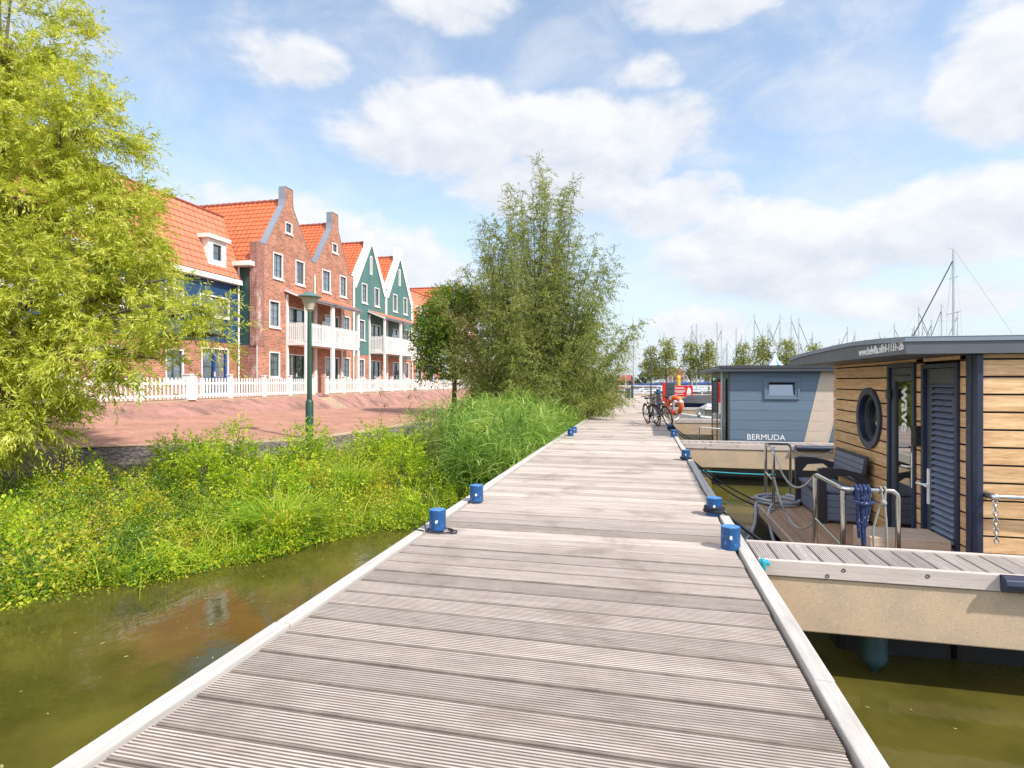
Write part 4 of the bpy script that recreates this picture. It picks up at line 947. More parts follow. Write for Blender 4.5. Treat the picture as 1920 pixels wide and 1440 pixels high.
b = MB(); b.add([(2.55, 28.2, .24), (2.98, 28.2, .47), (3.8, 28.2, .38), (2.8, 27.4, .22), (4.0, 27.4, .18), (2.8, 29, .22), (4.0, 29, .18)], [(0, 3, 1), (3, 4, 2, 1), (0, 1, 5), (5, 1, 2, 6), (2, 4, 6)]); b.build('cover', TARPL, cb)
b = MB(); b.tube([(2.8, 27.4, .2), (2.8, 27.35, -.3)], .012, 5); b.build('cover_tie', ROPED, cb)
b = MB(); b.box(-1.5, 51.4, 0, -1.05, 51.9, .9); b.box(-1.47, 51.38, .25, -1.2, 51.4, .6); tag(b.build('waste_bin', ANTH, bevel=.03), 'dark waste bin at the far left end of the jetty', 'bin')
b = MB(); b.lathe([(.1, 0), (.1, 1.9), (.06, 1.95)], (-.9, 51.5, 0), 12); tag(b.build('mooring_post', NAVY, smooth=True), 'dark navy post beside the far waste bin', 'post')
# ------------------------------------------------------------------ houses
HX = -20.0
def tiles(mb, O, U, Vv, nu, nv, amp=.035, lift=.03, sub=6, clipf=None):
    """pantile sheet: U along the eave, Vv up the slope"""
    O, U, Vv = Vector(O), Vector(U), Vector(Vv); N = U.cross(Vv).normalized()
    if N.z < 0: N = -N
    m = nu*sub; rows = []
    for j in range(nv):
        for e in (0, 1):
            t = (j+e)/nv; row = []
            for i in range(m+1):
                s = i/m; ph_ = (i % sub)/sub
                hgt = amp*(math.sin(2*PI*ph_)*.5+.5)**1.3+(lift if e == 0 else 0)
                row.append(O+U*s+Vv*t+N*hgt)
            rows.append(row)
    V = [p for r in rows for p in r]; F = []; k = m+1
    for j in range(len(rows)-1):
        for i in range(m):
            if clipf:
                c = (V[j*k+i]+V[(j+1)*k+i+1])*.5
                if not clipf(c): continue
            F.append((j*k+i, j*k+i+1, (j+1)*k+i+1, (j+1)*k+i))
    mb.add(V, F); return mb
def wall_holes(mb, outline, holes, X, depth=.14):
    """wall in the plane x = X (facing +X) with rectangular holes and reveals"""
    polys = [[Vector((X, y, z)) for y, z in outline]]+[[Vector((X, y0, z0)), Vector((X, y0, z1)), Vector((X, y1, z1)), Vector((X, y1, z0))] for y0, y1, z0, z1 in holes]
    tri = tessellate_polygon(polys); V = [p for q in polys for p in q]
    F = []
    for t in tri:
        a, b_, c = (V[i] for i in t)
        n = (b_-a).cross(c-a); F.append(tuple(t) if n.x > 0 else tuple(reversed(t)))
    mb.add(V, F)
    for y0, y1, z0, z1 in holes:
        P = [(y0, z0), (y1, z0), (y1, z1), (y0, z1)]
        V = [(X, y, z) for y, z in P]+[(X-depth, y, z) for y, z in P]
        mb.add(V, [(i, (i+1) % 4, 4+(i+1) % 4, 4+i) for i in range(4)])
    return mb
def window(par, y0, y1, z0, z1, X=HX, cols=2, rows_=3, fr=.07, sill=True, curtain='both', sash=SASH, tilt=False, name='window', frame_m=None):
    b = MB(); xf0, xf1 = X-.12, X+.012
    b.box(xf0, y0, z0, xf1, y0+fr, z1); b.box(xf0, y1-fr, z0, xf1, y1, z1); b.box(xf0, y0+fr, z1-fr, xf1, y1-fr, z1); b.box(xf0, y0+fr, z0, xf1, y1-fr, z0+fr)
    if sill: b.box(X-.05, y0-.05, z0-.09, X+.07, y1+.05, z0-.002)
    wn = b.build(name, frame_m or WHITES, par)
    b = MB(); s0, s1, t0, t1 = y0+fr, y1-fr, z0+fr, z1-fr; w_ = .045; xs0, xs1 = X-.115, X-.055
    b.box(xs0, s0, t0, xs1, s0+w_, t1); b.box(xs0, s1-w_, t0, xs1, s1, t1); b.box(xs0, s0+w_, t1-w_, xs1, s1-w_, t1); b.box(xs0, s0+w_, t0, xs1, s1-w_, t0+w_)
    for c in range(1, cols):
        y = s0+(s1-s0)*c/cols; b.box(X-.1, y-.011, t0+w_, X-.072, y+.011, t1-w_)
    for r in range(1, rows_):
        z = t0+(t1-t0)*r/rows_; b.box(X-.098, s0+w_, z-.011, X-.074, s1-w_, z+.011)
    b.build('sash', sash, wn)
    b = MB(); b.box(X-.092, s0+.02, t0+.02, X-.086, s1-.02, t1-.02); b.build('pane', GLASS, wn)
    if curtain:
        b = MB(); n = 14; W_ = s1-s0
        rngs = {'both': ((0, .42), (.58, 1)), 'left': ((0, .62),), 'right': ((.4, 1),), 'all': ((0, 1),), 'green': ((.02, .45), (.55, .98))}[curtain]
        for (a, c) in rngs:
            P = []
            for i in range(n+1):
                y = s0+W_*(a+(c-a)*i/n); P.append((X-.15+.018*math.sin(i*2.4), y))
            b.add([(x, y, t0) for x, y in P]+[(x, y, t1) for x, y in P], [(i, i+1, n+2+i, n+1+i) for i in range(n)])
        b.build('curtain', CURTG if curtain == 'green' else CURT, wn)
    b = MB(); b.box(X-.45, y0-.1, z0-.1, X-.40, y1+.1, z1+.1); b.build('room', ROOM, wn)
    return wn
def french(par, y0, y1, z0, z1, X=HX, m=SASHG, curtain='green'):
    d = window(par, y0, y1, z0, z1, X, 1, 1, .07, False, curtain, m, name='french_door')
    ym = (y0+y1)/2; b = MB(); b.box(X-.118, ym-.06, z0+.07, X-.05, ym+.06, z1-.07)
    for q in (y0+.12, y1-.19): b.box(X-.118, q, z0+.07, X-.052, q+.06, z1-.07)
    for z in (z0+(z1-z0)*.36, z0+(z1-z0)*.62): b.box(X-.098, y0+.1, z-.012, X-.07, y1-.1, z+.012)
    b.build('door_leaf', m, d)
    b = MB()
    for s in (-1, 1): b.box(X-.05, ym+s*.035-.012, z0+.9, X-.03, ym+s*.035+.012, z0+1.15)
    b.build('handle', WHITEP, d)
    return d
def pickets(mb, X, ya, yb, z0, z1, step=.125, w_=.07, along='y', th=.022, pointed=True):
    n = max(1, int(abs(yb-ya)/step))
    for k in range(n):
        c = ya+(yb-ya)*(k+.5)/n
        if along == 'y': P = [(X, c-w_/2, z0), (X, c+w_/2, z0), (X, c+w_/2, z1-w_*.5), (X, c, z1), (X, c-w_/2, z1-w_*.5)]; mb.prism(P, (th, 0, 0))
        else: P = [(c-w_/2, X, z0), (c+w_/2, X, z0), (c+w_/2, X, z1-w_*.5), (c, X, z1), (c-w_/2, X, z1-w_*.5)]; mb.prism(P, (0, th, 0))
BX = -18.72
def balcony(par, ya, yb, endside, green):
    """half a balcony of one house; endside -1 = free end at ya, +1 = free end at yb"""
    bl = MB().box(HX+.01, ya+.003, 3.58, BX+.05, yb-.003, 3.76)
    bl = bl.build('balcony', WHITEP, par)
    b = MB(); b.box(BX-.02, ya, 3.86, BX+.02, yb, 3.91); b.box(BX-.02, ya, 4.70, BX+.02, yb, 4.75); pickets(b, BX+.02, ya+.05, yb-.05, 3.78, 4.88, .15, .072, pointed=False)
    ye = ya+.06 if endside < 0 else yb-.06
    b.box(HX+.02, ye-.02, 3.86, BX, ye+.02, 3.91); b.box(HX+.02, ye-.02, 4.70, BX, ye+.02, 4.75); pickets(b, ye-.04, HX+.1, BX-.06, 3.78, 4.88, .12, .075, 'x')
    b.build('railing', WHITEP, bl)
    yi = yb if endside < 0 else ya
    for yy in (ye, ):
        b = MB(); b.box(BX-.07, yy-.075, FZ, BX+.07, yy+.075, 3.578); b.box(BX-.07, yy-.075, 3.762, BX+.07, yy+.075, 6.2); b.build('post', WHITEP, bl)
        b = MB(); b.box(HX+.012, yy-.06, FZ, HX+.12, yy+.06, 6.5); b.build('wall_post', WHITEP, bl)
    s = -1 if endside < 0 else 1
    b = MB(); b.box(BX-.07, yi-.07+s*.072, FZ, BX+.07, yi+.07+s*.072, 3.578); b.box(BX-.07, yi-.07+s*.072, 3.762, BX+.07, yi+.07+s*.072, 6.2); b.build('post', WHITEP, bl)
    b = MB(); yp = yi+s*.06; b.box(HX+.02, yp-.05, FZ, HX+.16, yp+.05, 3.56); b.box(HX+.02, yp-.05, 3.77, HX+.16, yp+.05, 6.3); b.build('wall_post', WHITES, bl)
    b = MB(); b.box(HX+.5, ya+.9 if endside < 0 else ya+.1, 3.78, HX+.52, ya+2.2 if endside < 0 else ya+1.6, 5.25)
    if endside > 0: b.build('screen', FROST, bl)
    b = MB(); sl_ = (6.08-6.82)/(BX-.12-HX)
    tiles(b, (BX+.16, ya-(.18 if endside < 0 else 0), 6.27), (0, yb-ya+.18, 0), (HX-BX-.16, 0, .56), max(2, int((yb-ya)/.24)), 4, .03, .025)
    br = b.build('balcony_roof', TILEP, par)
    b = MB(); b.box(BX+.0, ya-.05, 6.12, BX+.12, yb+.05, 6.245); yv = ya-.16 if endside < 0 else yb+.1
    b.prism([(HX+.02, yv, 6.87), (BX+.14, yv, 6.31), (BX+.14, yv, 6.11), (HX+.02, yv, 6.67)], (0, .05, 0)); b.build('eave_board', WHITES, br)
    b = MB(); b.tube([(BX+.18, ya-.1, 6.21), (BX+.18, yb+.1, 6.21)], .055, 10); b.build('gutter', ZINC, br, smooth=True)
def lamp_w(par, y, z):
    b = MB(); b.box(HX+.0, y-.09, z-.16, HX+.09, y+.09, z+.16); b.build('wall_lamp', WHITES, par, bevel=.03)
def gable(Y0, Y1, free, green, label, attic=True, ow=(.98, 1.93), bal=2.45, top=((1.31, 2.2), (3.4, 4.33)), peak=2.75, grp='gabled houses facing the canal'):
    """one gabled house; free = -1: its outer side is at Y0, +1: at Y1"""
    wd = Y1-Y0; f = (lambda d: Y0+d) if free < 0 else (lambda d: Y1-d)
    rg = lambda a, c: tuple(sorted((f(a), f(c))))
    h = thing('gabled_house', label, 'house', (HX, (Y0+Y1)/2, FZ), grp)
    yp = f(peak); hwid = .36
    # outline, from outer side
    step = .62 if not green else .0
    out = [(f(0), FZ), (f(0), 8.93), (f(step+.02), 8.95), (yp+(f(0)-yp)/abs(f(0)-yp)*hwid*1.25, 11.55), (yp+(f(0)-yp)/abs(f(0)-yp)*hwid, 11.95)]
    if green: out[1] = (f(0), 8.72); out[2] = (f(.14), 8.72)
    i_ = f(wd); sg_ = (i_-yp)/abs(i_-yp)
    out += [(yp+(f(0)-yp)/abs(f(0)-yp)*hwid, 12.68), (yp+sg_*hwid, 12.68), (yp+sg_*hwid, 11.95), (yp+sg_*hwid*1.25, 11.55), (i_-sg_*.24, 8.93), (i_, 8.9), (i_, FZ)]
    wins = [rg(*ow)+(1.72, 3.15), rg(*ow)+(4.52, 6.0)]+[rg(*q)+(7.28, 8.72) for q in top]
    at = (min(yp-.33, yp+.33), max(yp-.33, yp+.33), 10.06, 10.7) if not green else (yp-.19, yp+.19, 9.55, 10.95)
    wins.append(at)
    dy = rg(bal+.25, bal+.25+1.75) if free < 0 else rg(bal+.3, bal+.3+1.75)
    doors = [dy+(FZ+.08, 3.1), dy+(3.84, 5.85)]
    upper = [q for q in wins+[doors[1]] if q[2] > 3.5]; lower = [q for q in wins+[doors[0]] if q[2] < 3.5]
    if green:
        o2 = [(f(0), 3.45) if p == (f(0), FZ) else ((i_, 3.45) if p == (i_, FZ) else p) for p in out]
        wall_holes(MB(), o2, upper, HX).build('wall', GREENW, h)
        wall_holes(MB(), [(Y0, FZ), (Y1, FZ), (Y1, 3.45), (Y0, 3.45)], lower, HX-.02).build('base_wall', BRICK, h)
    else:
        wall_holes(MB(), out, upper+lower, HX).build('wall', BRICK, h)
    # parapet depth, coping
    cop = MB(); par = MB()
    for a, c in zip(out[1:-2], out[2:-1]):
        va, vc = Vector((0, *a)), Vector((0, *c)); d = (vc-va)
        if d.length < .02: continue
        d.normalize(); n_ = Vector((0, -d.z, d.y))
        if n_.z < -.01 or (abs(n_.z) <= .01 and (n_.y*(va.y-yp) < 0)): n_ = -n_
        P = [Vector((HX+.02, 0, 0))+va, Vector((HX+.02, 0, 0))+vc, Vector((HX+.02, 0, 0))+vc+n_*.035, Vector((HX+.02, 0, 0))+va+n_*.035]
        cop.prism(P, (-.42, 0, 0)); par.prism([p-n_*.25 if k < 2 else p-n_*.036 for k, p in enumerate([P[0], P[1], P[2], P[3]])] if False else [P[0]-Vector((.03, 0, 0)), P[1]-Vector((.03, 0, 0)), P[1]-Vector((.03, 0, 0))-n_*.3, P[0]-Vector((.03, 0, 0))-n_*.3], (-.36, 0, 0))
    par.build('parapet', GREENW if green else BRICKD, h); cop.build('coping', WHITEP if green else ZINC, h)
    if green:      # wide white boards along the gable, white top stack, corner boards
        b = MB()
        for s in (-1, 1):
            ye = f(0) if (f(0)-yp)*s > 0 else i_
            lo = (ye-s*(.0 if ye == f(0) else .02), 8.62); hi = (yp+s*hwid*.9, 11.9)
            b.prism([(HX+.025, lo[0], lo[1]), (HX+.025, hi[0], hi[1]), (HX+.025, hi[0]-s*.28, hi[1]-.15), (HX+.025, lo[0]-s*.34, lo[1]-.42), (HX+.025, lo[0], lo[1]-.42)], (.05, 0, 0))
        b.box(HX+.025, yp-hwid, 11.8, HX+.10, yp-.09, 12.72); b.box(HX+.025, yp+.09, 11.8, HX+.10, yp+hwid, 12.72); b.box(HX+.025, yp-.09, 12.5, HX+.10, yp+.09, 12.72); b.box(HX+.024, yp-.09, 11.7, HX+.05, yp+.09, 12.5)
        b.build('gable_board', WHITEP, h)
        b = MB(); b.box(HX+.005, Y0+.0, 3.3, HX+.06, Y0+.13, 8.6); b.box(HX+.005, Y1-.13, 3.3, HX+.06, Y1, 8.6); b.build('corner_board', WHITEP, h)
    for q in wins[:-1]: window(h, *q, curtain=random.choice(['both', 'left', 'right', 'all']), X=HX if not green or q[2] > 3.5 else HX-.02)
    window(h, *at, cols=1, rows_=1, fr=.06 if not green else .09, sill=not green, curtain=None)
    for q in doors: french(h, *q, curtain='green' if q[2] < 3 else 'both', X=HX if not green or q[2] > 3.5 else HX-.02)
    lamp_w(h, f(bal+2.25) if free < 0 else f(bal+.12), 2.2); lamp_w(h, f(bal+2.25) if free < 0 else f(bal+.12), 5.0)
    # roof: ridge runs back from the gable
    RZ_ = 12.0; b = MB(); D = 9.0; nrow = 15
    for s, edge in ((-1, Y0), (1, Y1)):
        outer = (free == s)
        zb = 7.75 if outer and not green else 8.45; yb_ = yp+s*(RZ_-zb)*abs(edge-yp)/(RZ_-8.55)
        if outer and not green: yb_ = edge+s*.12; 
        tiles(b, (HX-.3, yb_, zb), (-D, 0, 0), (0, yp-yb_, RZ_-zb), int(D/.30), nrow, .035, .03)
    rf = b.build('roof', TILE, h)
    b = MB()
    for k in range(22): b.tube([(HX-.3-k*.4, yp, RZ_+.01), (HX-.3-k*.4-.41, yp, RZ_-.01)], [.12, .10], 10)
    b.build('ridge', RIDGE, rf, smooth=True)
    balcony(h, *((f(bal), i_, -1) if free < 0 else (i_, f(bal), 1)), green)
    b = MB(); yd = i_-.12 if free < 0 else i_+.12
    if free < 0:
        b.tube([(HX+.06, i_, 8.1), (HX+.06, i_, 6.95)], .05, 8); b.build('downpipe', WHITES, h, smooth=True)
    else:
        b = MB(); yy = f(.1) if not green else f(-.06); b.tube([(HX+.07, yy, 8.6), (HX+.07, yy, FZ)], .05, 8); b.build('downpipe', WHITES, h, smooth=True)
    return h
g1 = gable(26.55, 31.9, -1, False, 'red brick gabled house with pale weathered pier, nearest to the blue boarded house')
g2 = gable(31.9, 36.85, 1, False, 'red brick gabled house between the brick one and the first green gable', ow=(.45, 1.4), bal=1.65, top=((.93, 1.85), (3.0, 4.03)), peak=2.47)
gable(36.85, 42.1, -1, True, 'green boarded gable house with white edge boards beside the brick gables', ow=(.85, 1.75), bal=2.3, top=((1.25, 2.1), (3.3, 4.1)), peak=2.72)
gable(42.1, 47.3, 1, True, 'green boarded gable house farther away, next to the pale orange mansard roof', ow=(.5, 1.4), bal=1.8, top=((.95, 1.75), (3.0, 3.85)), peak=2.55)
# weathered pier and the recessed side of the first brick house
b = MB(); b.box(HX-.4, 26.45, 3.42, HX-.002, 26.548, 8.9); b.box(HX+.002, 26.45, 3.42, HX+.012, 27.12, 8.93); b.build('corner_pier', BRICKD, g1)
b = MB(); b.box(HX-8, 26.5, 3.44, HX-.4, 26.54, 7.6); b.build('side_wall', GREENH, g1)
b = MB(); b.box(HX-8, 26.5, FZ, HX-.05, 26.54, 3.44); b.build('side_base', BRICKD, g1)
b = MB(); b.box(HX-2.4, 26.05, 7.62, HX-.1, 26.55, 7.86); b.build('side_eave', WHITEP, g1, bevel=.01)
b = MB(); b.tube([(HX-1.0, 26.35, 7.6), (HX-1.0, 26.35, FZ)], .05, 8); b.build('downpipe', WHITES, g1, smooth=True)

def mansard(Y0, Y1, label, wins, doors, dormers, upper_m, HXm=-21.1, sash=SASHB, dm=True):
    h = thing('mansard_house', label, 'house', (HXm, (Y0+Y1)/2, FZ), 'mansard roofed houses in the terrace')
    up = [q for q in wins+doors if q[2] > 3.5]; lo = [q for q in wins+doors if q[2] < 3.5]
    wall_holes(MB(), [(Y0, 3.5), (Y1, 3.5), (Y1, 6.7), (Y0, 6.7)], up, HXm).build('wall', upper_m, h)
    wall_holes(MB(), [(Y0, FZ), (Y1, FZ), (Y1, 3.5), (Y0, 3.5)], lo, HXm-.02).build('base_wall', BRICK, h)
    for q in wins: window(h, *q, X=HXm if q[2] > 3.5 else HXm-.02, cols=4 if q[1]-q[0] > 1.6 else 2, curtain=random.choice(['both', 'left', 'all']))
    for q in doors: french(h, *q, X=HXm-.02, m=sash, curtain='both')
    b = MB(); b.box(HXm-.3, Y0, 6.6, HXm+.30, Y1, 6.86); b.build('eave', WHITEP, h, bevel=.01)
    b = MB(); tiles(b, (HXm+.2, Y0, 6.9), (0, Y1-Y0, 0), (-1.15, 0, 3.45), int((Y1-Y0)/.34), 11, .02, .028)
    rf = b.build('roof', TILEP, h)
    b = MB(); tiles(b, (HXm-.95, Y0, 10.36), (0, Y1-Y0, 0), (-6, 0, .7), int((Y1-Y0)/.5), 5, .02, .02); b.build('upper_roof', TILEP, rf)
    b = MB(); b.tube([(HXm-.95, Y0, 10.36), (HXm-.95, Y1, 10.36)], .08, 8); b.build('ridge', RIDGE, rf, smooth=True)
    for yd in dormers:
        d = MB().box(HXm-1.3, yd-.7, 7.3, HXm-.08, yd+.7, 8.75)
        d = MB(); d.box(HXm-1.3, yd-.62, 7.35, HXm+.10, yd-.3, 8.62); d.box(HXm-1.3, yd+.3, 7.35, HXm+.10, yd+.62, 8.62); d.box(HXm-1.3, yd-.3, 7.35, HXm+.10, yd+.3, 7.62); d.box(HXm-1.3, yd-.3, 8.42, HXm+.10, yd+.3, 8.62)
        d = d.build('dormer', WHITEP, h)
        b = MB(); b.box(HXm-1.3, yd-.8, 8.63, HXm+.26, yd+.8, 8.83); b.build('dormer_roof', WHITEP, d, bevel=.015)
        b = MB(); b.box(HXm-.02, yd-.29, 7.63, HXm-.01, yd+.29, 8.41); b.build('dormer_pane', DGLASS, d)
        b = MB(); ringx; b.box(HXm+.0, yd-.3, 7.62, HXm+.05, yd-.25, 8.42); b.box(HXm, yd+.25, 7.62, HXm+.05, yd+.3, 8.42); b.box(HXm, yd-.25, 8.36, HXm+.05, yd+.25, 8.42); b.box(HXm, yd-.25, 7.62, HXm+.05, yd+.25, 7.67); b.box(HXm, yd-.25, 7.98, HXm+.03, yd+.25, 8.0); b.build('dormer_sash', SASH, d)
    return h
mb_ = mansard(8, 26.42, 'house with blue boarded upper wall and pale orange mansard roof, left behind the willow',
        [(23.71, 25.78, 4.78, 5.83), (21.65, 22.75, 4.6, 5.85), (18.5, 19.6, 4.6, 5.85), (14.8, 16.8, 4.78, 5.83), (21.7, 22.75, 1.5, 3.0), (18.2, 19.3, 1.5, 3.0), (11, 12, 4.6, 5.85)],
        [(23.85, 25.75, FZ+.06, 3.2), (15, 17, FZ+.06, 3.2)], [24.8, 17.5], BLUEH)
mansard(47.45, 57.5, 'far house with plain orange mansard roof behind the round street tree', [(48.6, 49.6, 4.6, 5.9), (51.5, 53, 4.7, 5.9), (54.5, 55.6, 4.6, 5.9), (51.5, 52.5, 1.6, 3.1)], [(48.4, 50.2, FZ+.06, 3.2), (54, 55.8, FZ+.06, 3.2)], [52.5], WHITES)
gable(57.7, 63, -1, False, 'distant brick gabled house glimpsed through the tall willow')
gable(63, 68, 1, False, 'most distant brick gabled house at the end of the terrace', ow=(.45, 1.4), bal=1.65, top=((.93, 1.85), (3.0, 4.03)), peak=2.47)

# white picket fences along the top of the slope
def fence(segs, label, big=()):
    f_ = thing('picket_fence', label, 'fence', (FX, segs[0], FZ), 'white picket fences')
    for a, c in zip(segs[:-1], segs[1:]):
        b = MB(); pickets(b, FX+.03, a+.08, c-.08, FZ+.06, FZ+.86, .165, .074); b.box(FX-.015, a+.07, FZ+.13, FX+.03, c-.07, FZ+.21); b.box(FX-.015, a+.07, FZ+.60, FX+.03, c-.07, FZ+.68); b.build('picket_panel', WHITEP, f_)
    for y in segs:
        w_ = .17 if y in big else .075; b = MB(); b.box(FX-w_, y-w_, FZ+.005, FX+w_, y+w_, FZ+.97); b.box(FX-w_-.03, y-w_-.03, FZ+.971, FX+w_+.03, y+w_+.03, FZ+1.01); b.build('post', WHITEP, f_, bevel=.008)
fence([4, 6, 8, 10, 12, 14, 16.3, 18.6, 20.8, 23.0, 25.0, 27.05], 'white picket fence left of the steps in front of the blue house', (18.6,))
fence([28.35, 30.2, 32.3, 34.5, 36.7, 38.9, 41.1, 43.3, 45.5, 47.7, 50, 52.3, 54.6, 57, 59.4, 61.8, 64.2], 'white picket fence right of the steps in front of the gabled houses')

# street lamp
lp = thing('street_lamp', 'dark green street lamp with a cup shaped lantern at the canal edge', 'street lamp', (-8.47, 13.3, 0))
b = MB(); b.lathe([(.10, -.1), (.10, .95), (.085, 1.0), (.065, 1.02), (.055, 3.30), (.05, 3.33)], (-8.47, 13.3, 0), 18); b.build('pole', GREEND, lp, smooth=True)
b = MB(); b.lathe([(.05, 3.31), (.075, 3.34), (.09, 3.37), (.11, 3.375), (.10, 3.385), (.215, 3.70), (.20, 3.71)], (-8.47, 13.3, 0), 24); b.build('lantern', LANT, lp, smooth=True)
b = MB(); b.lathe([(.30, 3.685), (.305, 3.70), (.29, 3.72), (.12, 3.80), (.05, 3.84), (.01, 3.85)], (-8.47, 13.3, 0), 28); b.build('hood', LANTT, lp, smooth=True)

# ------------------------------------------------------------------ foliage
def unit(a): return a/np.maximum(np.linalg.norm(a, axis=-1, keepdims=True), 1e-9)
def leaf_quads(P, D, L, Wd, fold=.0):
    """diamond leaves: P base points, D axes, L lengths, Wd widths"""
    n = len(P); r = unit(rng.normal(size=(n, 3))); S = unit(np.cross(D, r)); N = np.cross(S, D)
    L = L[:, None]; Wd = Wd[:, None]
    a = P; c = P+D*L; m = P+D*L*.45
    V = np.stack([a, m+S*Wd*.5+N*Wd*fold, c-N*L*.06, m-S*Wd*.5+N*Wd*fold], 1).reshape(-1, 3)
    return V, np.arange(n*4).reshape(n, 4)
def shoots(P, D, Ls, droop, K, leaf, width, spread=.7, side=.9, start=.1):
    """leafy shoots: every shoot bends down under its weight and carries K leaves"""
    n = len(P); t = np.linspace(start, 1, K)[None, :, None]
    Q = P[:, None]+D[:, None]*Ls[:, None, None]*t; Q[..., 2] -= (droop*Ls)[:, None]*t[..., 0]**2
    T = D[:, None]*Ls[:, None, None]*np.ones_like(t); T[..., 2] -= 2*(droop*Ls)[:, None]*t[..., 0]; T = unit(T)
    rr = unit(rng.normal(size=(n, K, 3))); rr = unit(np.cross(T, rr))
    LD = unit(T*spread+rr*side+np.array([0, 0, -.25]))
    LL = leaf*rng.uniform(.6, 1.15, (n, K)); WW = width*rng.uniform(.7, 1.2, (n, K))
    return Q.reshape(-1, 3), LD.reshape(-1, 3), LL.ravel(), WW.ravel()
def limbs(mb, paths, r0, r1, n=7):
    for p in paths: mb.tube(p, list(np.linspace(r0, r1, len(p))), n)
WILLOWL = leafmat('golden_willow_leaves', [(0, (.13, .20, .022)), (1, (.71, .66, .26)), (.35, (.325, .365, .042)), (.7, (.51, .515, .085))], .48, (1.1, 1.08, .5), 2.4, wt=.5, gain=1.3)
WILLOWG = leafmat('grey_willow_leaves', [(0, (.085, .12, .034)), (1, (.42, .41, .13)), (.4, (.165, .205, .052)), (.75, (.27, .295, .075))], .42, (1.15, 1.1, .45), .8, gain=1.2)
MAPLEL = leafmat('street_tree_leaves', [(0, (.045, .11, .016)), (1, (.38, .29, .03)), (.5, (.13, .235, .028)), (.85, (.23, .30, .035))], .42, (1.2, 1.2, .4), 1.1)
FARL = leafmat('quay_tree_leaves', [(0, (.14, .18, .04)), (1, (.42, .41, .13)), (.5, (.24, .27, .07))], .4, (1.1, 1.1, .5), .7)
# near willow: limbs rise from a leaning trunk, curtains of leafy shoots hang from them
nw = thing('willow_tree', 'large yellow green willow hanging over the canal bank at the left', 'tree', (-12.6, 8.2, -.1))
BL_ = [  # centre, radii, shoots
    ((-12.6, 9.0, 8.6), (1.6, 1.5, 1.3), 620), ((-11.9, 8.9, 7.1), (1.4, 1.5, 1.1), 640), ((-10.7, 8.9, 6.2), (1.0, 1.2, .9), 480), ((-13.3, 8.6, 6.2), (1.6, 1.5, 1.3), 560),
    ((-11.3, 8.8, 4.9), (1.5, 1.4, 1.0), 700), ((-9.9, 8.8, 4.6), (.95, 1.1, .8), 480), ((-9.55, 8.7, 3.7), (.8, 1.0, .65), 330), ((-12.8, 8.3, 4.2), (1.4, 1.4, 1.1), 640),
    ((-10.9, 8.4, 3.2), (1.3, 1.2, .9), 640), ((-9.3, 8.5, 2.75), (1.0, 1.0, .55), 380), ((-8.2, 8.6, 2.75), (.7, .7, .34), 150), ((-7.6, 8.8, 2.35), (.45, .6, .2), 40), ((-8.9, 8.7, 3.3), (.6, .7, .4), 110), ((-11.9, 7.9, 2.2), (1.3, 1.1, .9), 640),
    ((-9.9, 8.2, 1.9), (1.0, .9, .5), 330), ((-8.75, 8.3, 1.95), (.7, .7, .3), 130), ((-10.9, 7.9, 1.1), (1.1, .9, .6), 420), ((-11.8, 7.4, .35), (1.1, .8, .6), 420), ((-10.2, 7.7, .55), (.6, .6, .4), 120), ((-14, 8, 2.2), (1.4, 1.3, 1.5), 400)]
base = Vector((-13.2, 8.2, -.1)); P = []; D = []
lb = MB(); hub = Vector((-12.9, 8.3, 1.6))
lb.tube([base, Vector((-13.15, 8.2, .7)), hub, Vector((-12.7, 8.5, 3.2)), Vector((-12.5, 8.8, 5.2)), Vector((-12.5, 9, 8.4))], [.30, .25, .22, .17, .12, .03], 10)
for c, r, n in BL_:
    c = np.array(c); r = np.array(r); n = int(n*(1.85 if c[0] < -10.3 else 1.05))
    q = unit(rng.normal(size=(n, 3)))*rng.uniform(.15, 1, (n, 1))**.45
    m_ = max(4, n//15); q = q[:m_]; p0 = c+q*r; d0 = unit(q*np.array([.9, .9, .6])+np.array([.3, -.15, .22])+rng.normal(size=(m_, 3))*.3)
    p = np.repeat(p0, 15, 0)+np.repeat(d0, 15, 0)*rng.uniform(-.25, .25, (m_*15, 1))+rng.normal(size=(m_*15, 3))*.06; P.append(p); n = len(p)
    D.append(unit(np.repeat(d0, 15, 0)+rng.normal(size=(n, 3))*.5))
    cv_ = Vector(c); st_ = hub if c[2] < 4 else Vector((-12.6, 8.6, 3.6))
    if (cv_-st_).length > .6: limbs(lb, [[st_, st_.lerp(cv_, .45)+Vector((0, 0, .35)), cv_, cv_+(cv_-st_).normalized()*float(r[0])*.7+Vector((0, 0, -.1))]], .065, .012)
    for _ in range(3):
        o_ = p[rng.integers(n)]; limbs(lb, [[cv_-(cv_-st_)*.2, cv_.lerp(Vector(o_), .5)+Vector((0, 0, .1)), Vector(o_)]], .022, .006, 5)
lb.build('trunk', BARK, nw, smooth=True)
P = np.concatenate(P); D = np.concatenate(D)
Q = shoots(P, D, rng.uniform(.22, .6, len(P)), rng.uniform(.1, .55, len(P)), 15, .125, .024, .85, .7)
Vq, Fq = leaf_quads(*Q, fold=.12); fast_mesh('crown', Vq, Fq, WILLOWL, nw)
